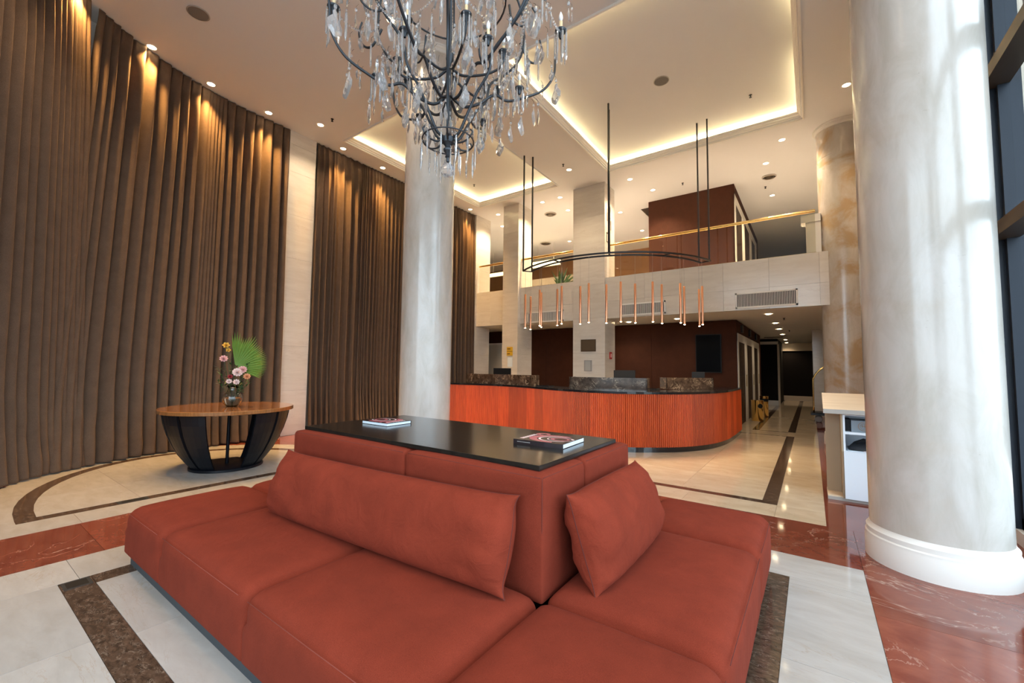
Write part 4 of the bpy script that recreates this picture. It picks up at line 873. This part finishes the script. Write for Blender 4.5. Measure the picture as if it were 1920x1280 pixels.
for i in range(6): MB().box((-4.29+i*.052, 13.12, CZ-.02), (-4.275+i*.052, 14.38, CZ-.012)).build('blade', M['plaque'], t)
t = thing('linear_vent', (-1.2, 20.2, SZ), 'thin dark linear vent at the end of the hallway ceiling', 'air vent'); MB().box((-1.55, 19.9, SZ-.012), (-.9, 20.15, SZ-.001)).build('frame', M['plastic'], t); MB().box((-1.5, 20.0, SZ-.018), (-.95, 20.03, SZ-.012)).build('blade', M['grey'], t)

# ------------------------------------------------------------------ chandelier
AX = Vector((-2.28, 2.30, 0)); ch = thing('chandelier', (AX.x, AX.y, 3.28), 'large dark iron chandelier hung with clear cut crystals above the sofa', 'chandelier')
def cyl(r_, a, z): return Vector((AX.x+r_*math.cos(a), AX.y+r_*math.sin(a), z))
def arc_tube(prof, a, name, r_=.0125, twist=0.0):
    P = catmull([tuple(cyl(r, a+twist*i, z)) for i, (r, z) in enumerate(prof)], 7); n = len(P); return MB().tube(P, [r_*(1-.25*i/n) for i in range(n)], 7).build(name, M['iron'], ch, True)
MB().lathe([(0, 3.09), (.012, 3.10), (.012, 3.13), (.022, 3.14), (.014, 3.155), (.02, 3.17), (.034, 3.185), (.036, 3.20), (.02, 3.215), (.03, 3.235), (.045, 3.25), (.05, 3.29), (.03, 3.31), (.014, 3.34), (.012, 3.9), (.03, 3.93), (.03, 3.98), (.012, 4.0), (.012, 4.5), (.04, 4.55), (.05, 4.65), (.015, 4.7), (.012, 5.3), (.05, 5.32), (.02, 5.4)], 16, (AX.x, AX.y, 0), cap=False).build('center_stem', M['iron'], ch, 'auto')
MB().tube([(AX.x, AX.y, 5.35), (AX.x, AX.y, CZ-.06)], .010, 8).build('chain_rod', M['iron'], ch, True); MB().lathe([(0, CZ-.09), (.05, CZ-.085), (.11, CZ-.03), (.12, CZ-.001)], 24, (AX.x, AX.y, 0), cap=False).build('ceiling_canopy', M['iron'], ch, True)
MB().sphere((AX.x, AX.y, 3.035), .055, 14, 9).build('crystal_ball', M['crystal'], ch)
a0 = math.radians(12)
ribs = [(.04, 3.29), (.10, 3.32), (.18, 3.47), (.25, 3.60), (.35, 3.74), (.39, 3.90), (.53, 4.04), (.66, 4.20), (.74, 4.42), (.70, 4.75), (.45, 5.05), (.12, 5.28), (.03, 5.32)]
low = [(.03, 3.62), (.12, 3.56), (.24, 3.60), (.36, 3.69), (.47, 3.66), (.62, 3.72), (.78, 3.82), (.875, 3.97), (.895, 4.14), (.90, 4.22)]
inn = [(.03, 3.85), (.10, 3.80), (.20, 3.79), (.31, 3.80), (.40, 3.84), (.43, 3.90), (.43, 3.94)]
mid = [(.70, 4.42), (.80, 4.30), (.90, 4.33), (.96, 4.46), (.93, 4.56)]
hubr = [(.05, 3.27), (.10, 3.235), (.17, 3.245), (.215, 3.29), (.20, 3.32)]
scr = [(.47, 4.45), (.50, 4.32), (.60, 4.28), (.70, 4.36), (.66, 4.45)]
NR = 6
for k in range(NR):
    a = a0+2*PI*k/NR; arc_tube(ribs, a, 'cage_rib', .0115); arc_tube(low, a+PI/NR, 'arm', .0125, .02); arc_tube(mid, a, 'upper_arm', .011); arc_tube(hubr, a, 'bottom_scroll', .008); arc_tube(scr, a+PI/NR, 'scroll', .010)
for k in range(6): arc_tube(inn, a0+.3+2*PI*k/6, 'inner_arm', .011)
MB().tube([cyl(.20, 2*PI*i/32, 3.265) for i in range(32)], .006, 6, closed=True).build('bottom_ring', M['iron'], ch, True)
MB().tube([cyl(.44, 2*PI*i/40, 4.46) for i in range(40)], .008, 6, closed=True).build('upper_ring', M['iron'], ch, True)
# shared meshes for the repeated pieces
def proto(mb, mt, smooth=False):
    me = bpy.data.meshes.new('p'); me.from_pydata(mb.v, [], mb.f); me.materials.append(M[mt]); me.update()
    if smooth: me.shade_smooth()
    return me
def pendalogue(w, h, scal):
    mb = MB(); n = 20; prof = [(0, 0), (.10, -.02), (.16, -.10), (.13, -.20), (.34, -.36), (.47, -.52), (.50, -.64), (.44, -.76), (.30, -.87), (.12, -.96), (0, -1)]
    L = [(x*w, z*h) for x, z in prof]; P = L+[(-x, z) for x, z in L[-2:0:-1]]
    if scal: P = [(x*(1+.09*(i % 2)), z) for i, (x, z) in enumerate(P)]
    m = len(P); c = (0, -.60*h); f = .55
    I_ = [(c[0]+(x-c[0])*f, c[1]+(z-c[1])*f*.9) for x, z in P]
    vs = [(x, 0, z) for x, z in P]+[(x, .085*w, z) for x, z in I_]+[(x, -.085*w, z) for x, z in I_]
    fs = [tuple(range(m, 2*m)), tuple(range(3*m-1, 2*m-1, -1))]+[(i, m+i, m+(i+1) % m, (i+1) % m) for i in range(m)]+[(i, (i+1) % m, 2*m+(i+1) % m, 2*m+i) for i in range(m)]
    mb.add(vs, fs); mb.lathe([(.0, .006), (.007, .012), (.009, .02), (.006, .028), (0, .032)], 6, (0, 0, 0), cap=False); return mb
pA, pB, pC = proto(pendalogue(.085, .135, True), 'crystal'), proto(pendalogue(.062, .105, True), 'crystal'), proto(pendalogue(.045, .085, False), 'crystal')
pP = proto(MB().lathe([(.001, 0), (.007, -.008), (.0085, -.02), (.0085, -.185), (.001, -.21)], 6, cap=False).sphere((0, 0, .010), .007, 6, 4), 'crystal')
pS = proto(MB().lathe([(.001, 0), (.006, -.012), (.0085, -.10), (.0065, -.135), (.009, -.15), (.001, -.21)], 6, cap=False).sphere((0, 0, .009), .006, 6, 4), 'crystal')
pCup = proto(MB().lathe([(.010, -.05), (.018, -.03), (.014, -.015), (.035, 0), (.046, .010), (.044, .014), (.02, .006), (.014, .012), (.014, .02), (0, .02)], 14, cap=False), 'iron', True)
pCan = proto(MB().lathe([(.013, .02), (.0135, .085), (.008, .088), (0, .088)], 12, cap=False), 'candle', True)
pBul = proto(MB().lathe([(.006, .086), (.013, .098), (.017, .115), (.014, .135), (.007, .152), (.001, .165)], 12, cap=False), 'bulb', True)
def put(name, me, p, rz=0, sc=1.0, par=None):
    o = bpy.data.objects.new(name, me); col.objects.link(o); o.parent = par or ch; o.location = p-ch.location if par is None else (0, 0, 0); o.rotation_euler = (0, 0, rz); o.scale = (sc,)*3; return o
rg = random.Random(21); hooks = MB()
def hang(me, r_, a, z, sc=1.0, name='crystal_drop', hk=True):
    p = cyl(r_, a, z); put(name, me, p, math.radians(-44)+PI*rg.randint(0, 1)+rg.uniform(-.75, .75), sc*1.22 if name == 'crystal_drop' else sc)
    if hk: hooks.tube([p+Vector((0, 0, .03)), p+Vector((0, 0, .055))+(p-AX).normalized()*.0, cyl(r_-.02, a, z+.075)], .0016, 4)
def cup(r_, a, z, sc=1.0, np_=6):
    p = cyl(r_, a, z); c = put('candle_cup', pCup, p, 0, sc); put('candle_sleeve', pCan, p, 0, 1, c); put('candle_bulb', pBul, p, 0, 1, c)
    for k in range(np_):
        b_ = a+.3+2*PI*k/np_; q = p+Vector((math.cos(b_)*.043*sc, math.sin(b_)*.043*sc, -.012)); put('crystal_prism', pP, q, b_, rg.uniform(.85, 1.1)*sc)
for k in range(NR):
    b_ = a0+2*PI*k/NR+PI/NR; cup(.90, b_, 4.26, 1.1, 7); cup(.56, b_, 3.74, .85, 5)
ROWS = [(pA,.88,3.86,10,0),(pA,.74,3.76,10,.3),(pB,.65,3.70,8,.1),(pC,.82,3.98,9,.2),(pA,.52,3.64,10,.05),(pB,.43,3.62,8,.4),(pB,.36,3.62,6,.2),(pA,.29,3.58,8,.12),(pB,.21,3.48,6,.3),(pA,.40,3.88,9,.05),(pB,.53,4.0,10,.35),(pA,.65,4.12,10,.15),(pB,.73,4.26,10,.0),(pC,.94,4.08,12,.2),(pA,.60,4.27,10,.5),(pB,.34,4.34,8,.1),(pA,.48,4.42,10,.2),(pA,.82,4.30,10,.45),(pC,.96,4.42,10,0),(pA,.16,4.04,6,.3),(pB,.25,4.22,6,0),(pB,.70,4.50,9,.3),(pP,.78,4.12,14,.1),(pP,.62,3.96,12,.25),(pP,.47,4.22,12,0),(pP,.33,3.98,9,.2),(pA,.36,3.50,7,.3),(pB,.25,3.38,6,.1),(pA,.60,3.60,9,.2),(pB,.16,3.34,5,.5),(pA,.12,3.72,5,.2),(pA,.30,4.36,7,.4)]
for me, r_, z, n_, o_ in ROWS:
    for k in range(n_):
        a = o_+2*PI*(k+rg.uniform(-.22, .22))/n_; hang(me, r_+rg.uniform(-.03, .03), a, z+rg.uniform(-.05, .05), rg.uniform(.9, 1.12), 'crystal_prism' if me is pP else 'crystal_drop')
for k in range(6): cup(.43, a0+.3+2*PI*k/6, 3.96, .9, 6)
for k in range(12):
    a = 2*PI*k/12; hang(pS, .205+.012*(k % 2), a, 3.255-.02*(k % 3), 1.0, 'crystal_spear', False)
for k in range(8): hang(pS, .10, 2*PI*k/8+.2, 3.17, .8, 'crystal_spear')
o = hooks.build('wire_hooks', M['iron'], ch, True); o['kind'] = 'stuff'
def chain(p, q, sag, n=22, r_=.0085):
    mb = MB()
    for i in range(n+1):
        t = i/n; c = p.lerp(q, t)-Vector((0, 0, sag*4*t*(1-t))); mb.sphere(c, r_*(1+.25*(i % 2)), 6, 4)
    mb.build('bead_chain', M['crystal'], ch)
for k in range(NR):
    a = a0+2*PI*k/NR; chain(cyl(.66, a, 4.22), cyl(.66, a+2*PI/NR, 4.22), .10, 26); chain(cyl(.90, a+PI/NR, 4.26), cyl(.74, a, 4.44), .09, 18); chain(cyl(.66, a, 4.18), cyl(.43, a+.2, 4.0), .08, 16); chain(cyl(.44, a, 4.46), cyl(.06, a, 4.6), .06, 18)
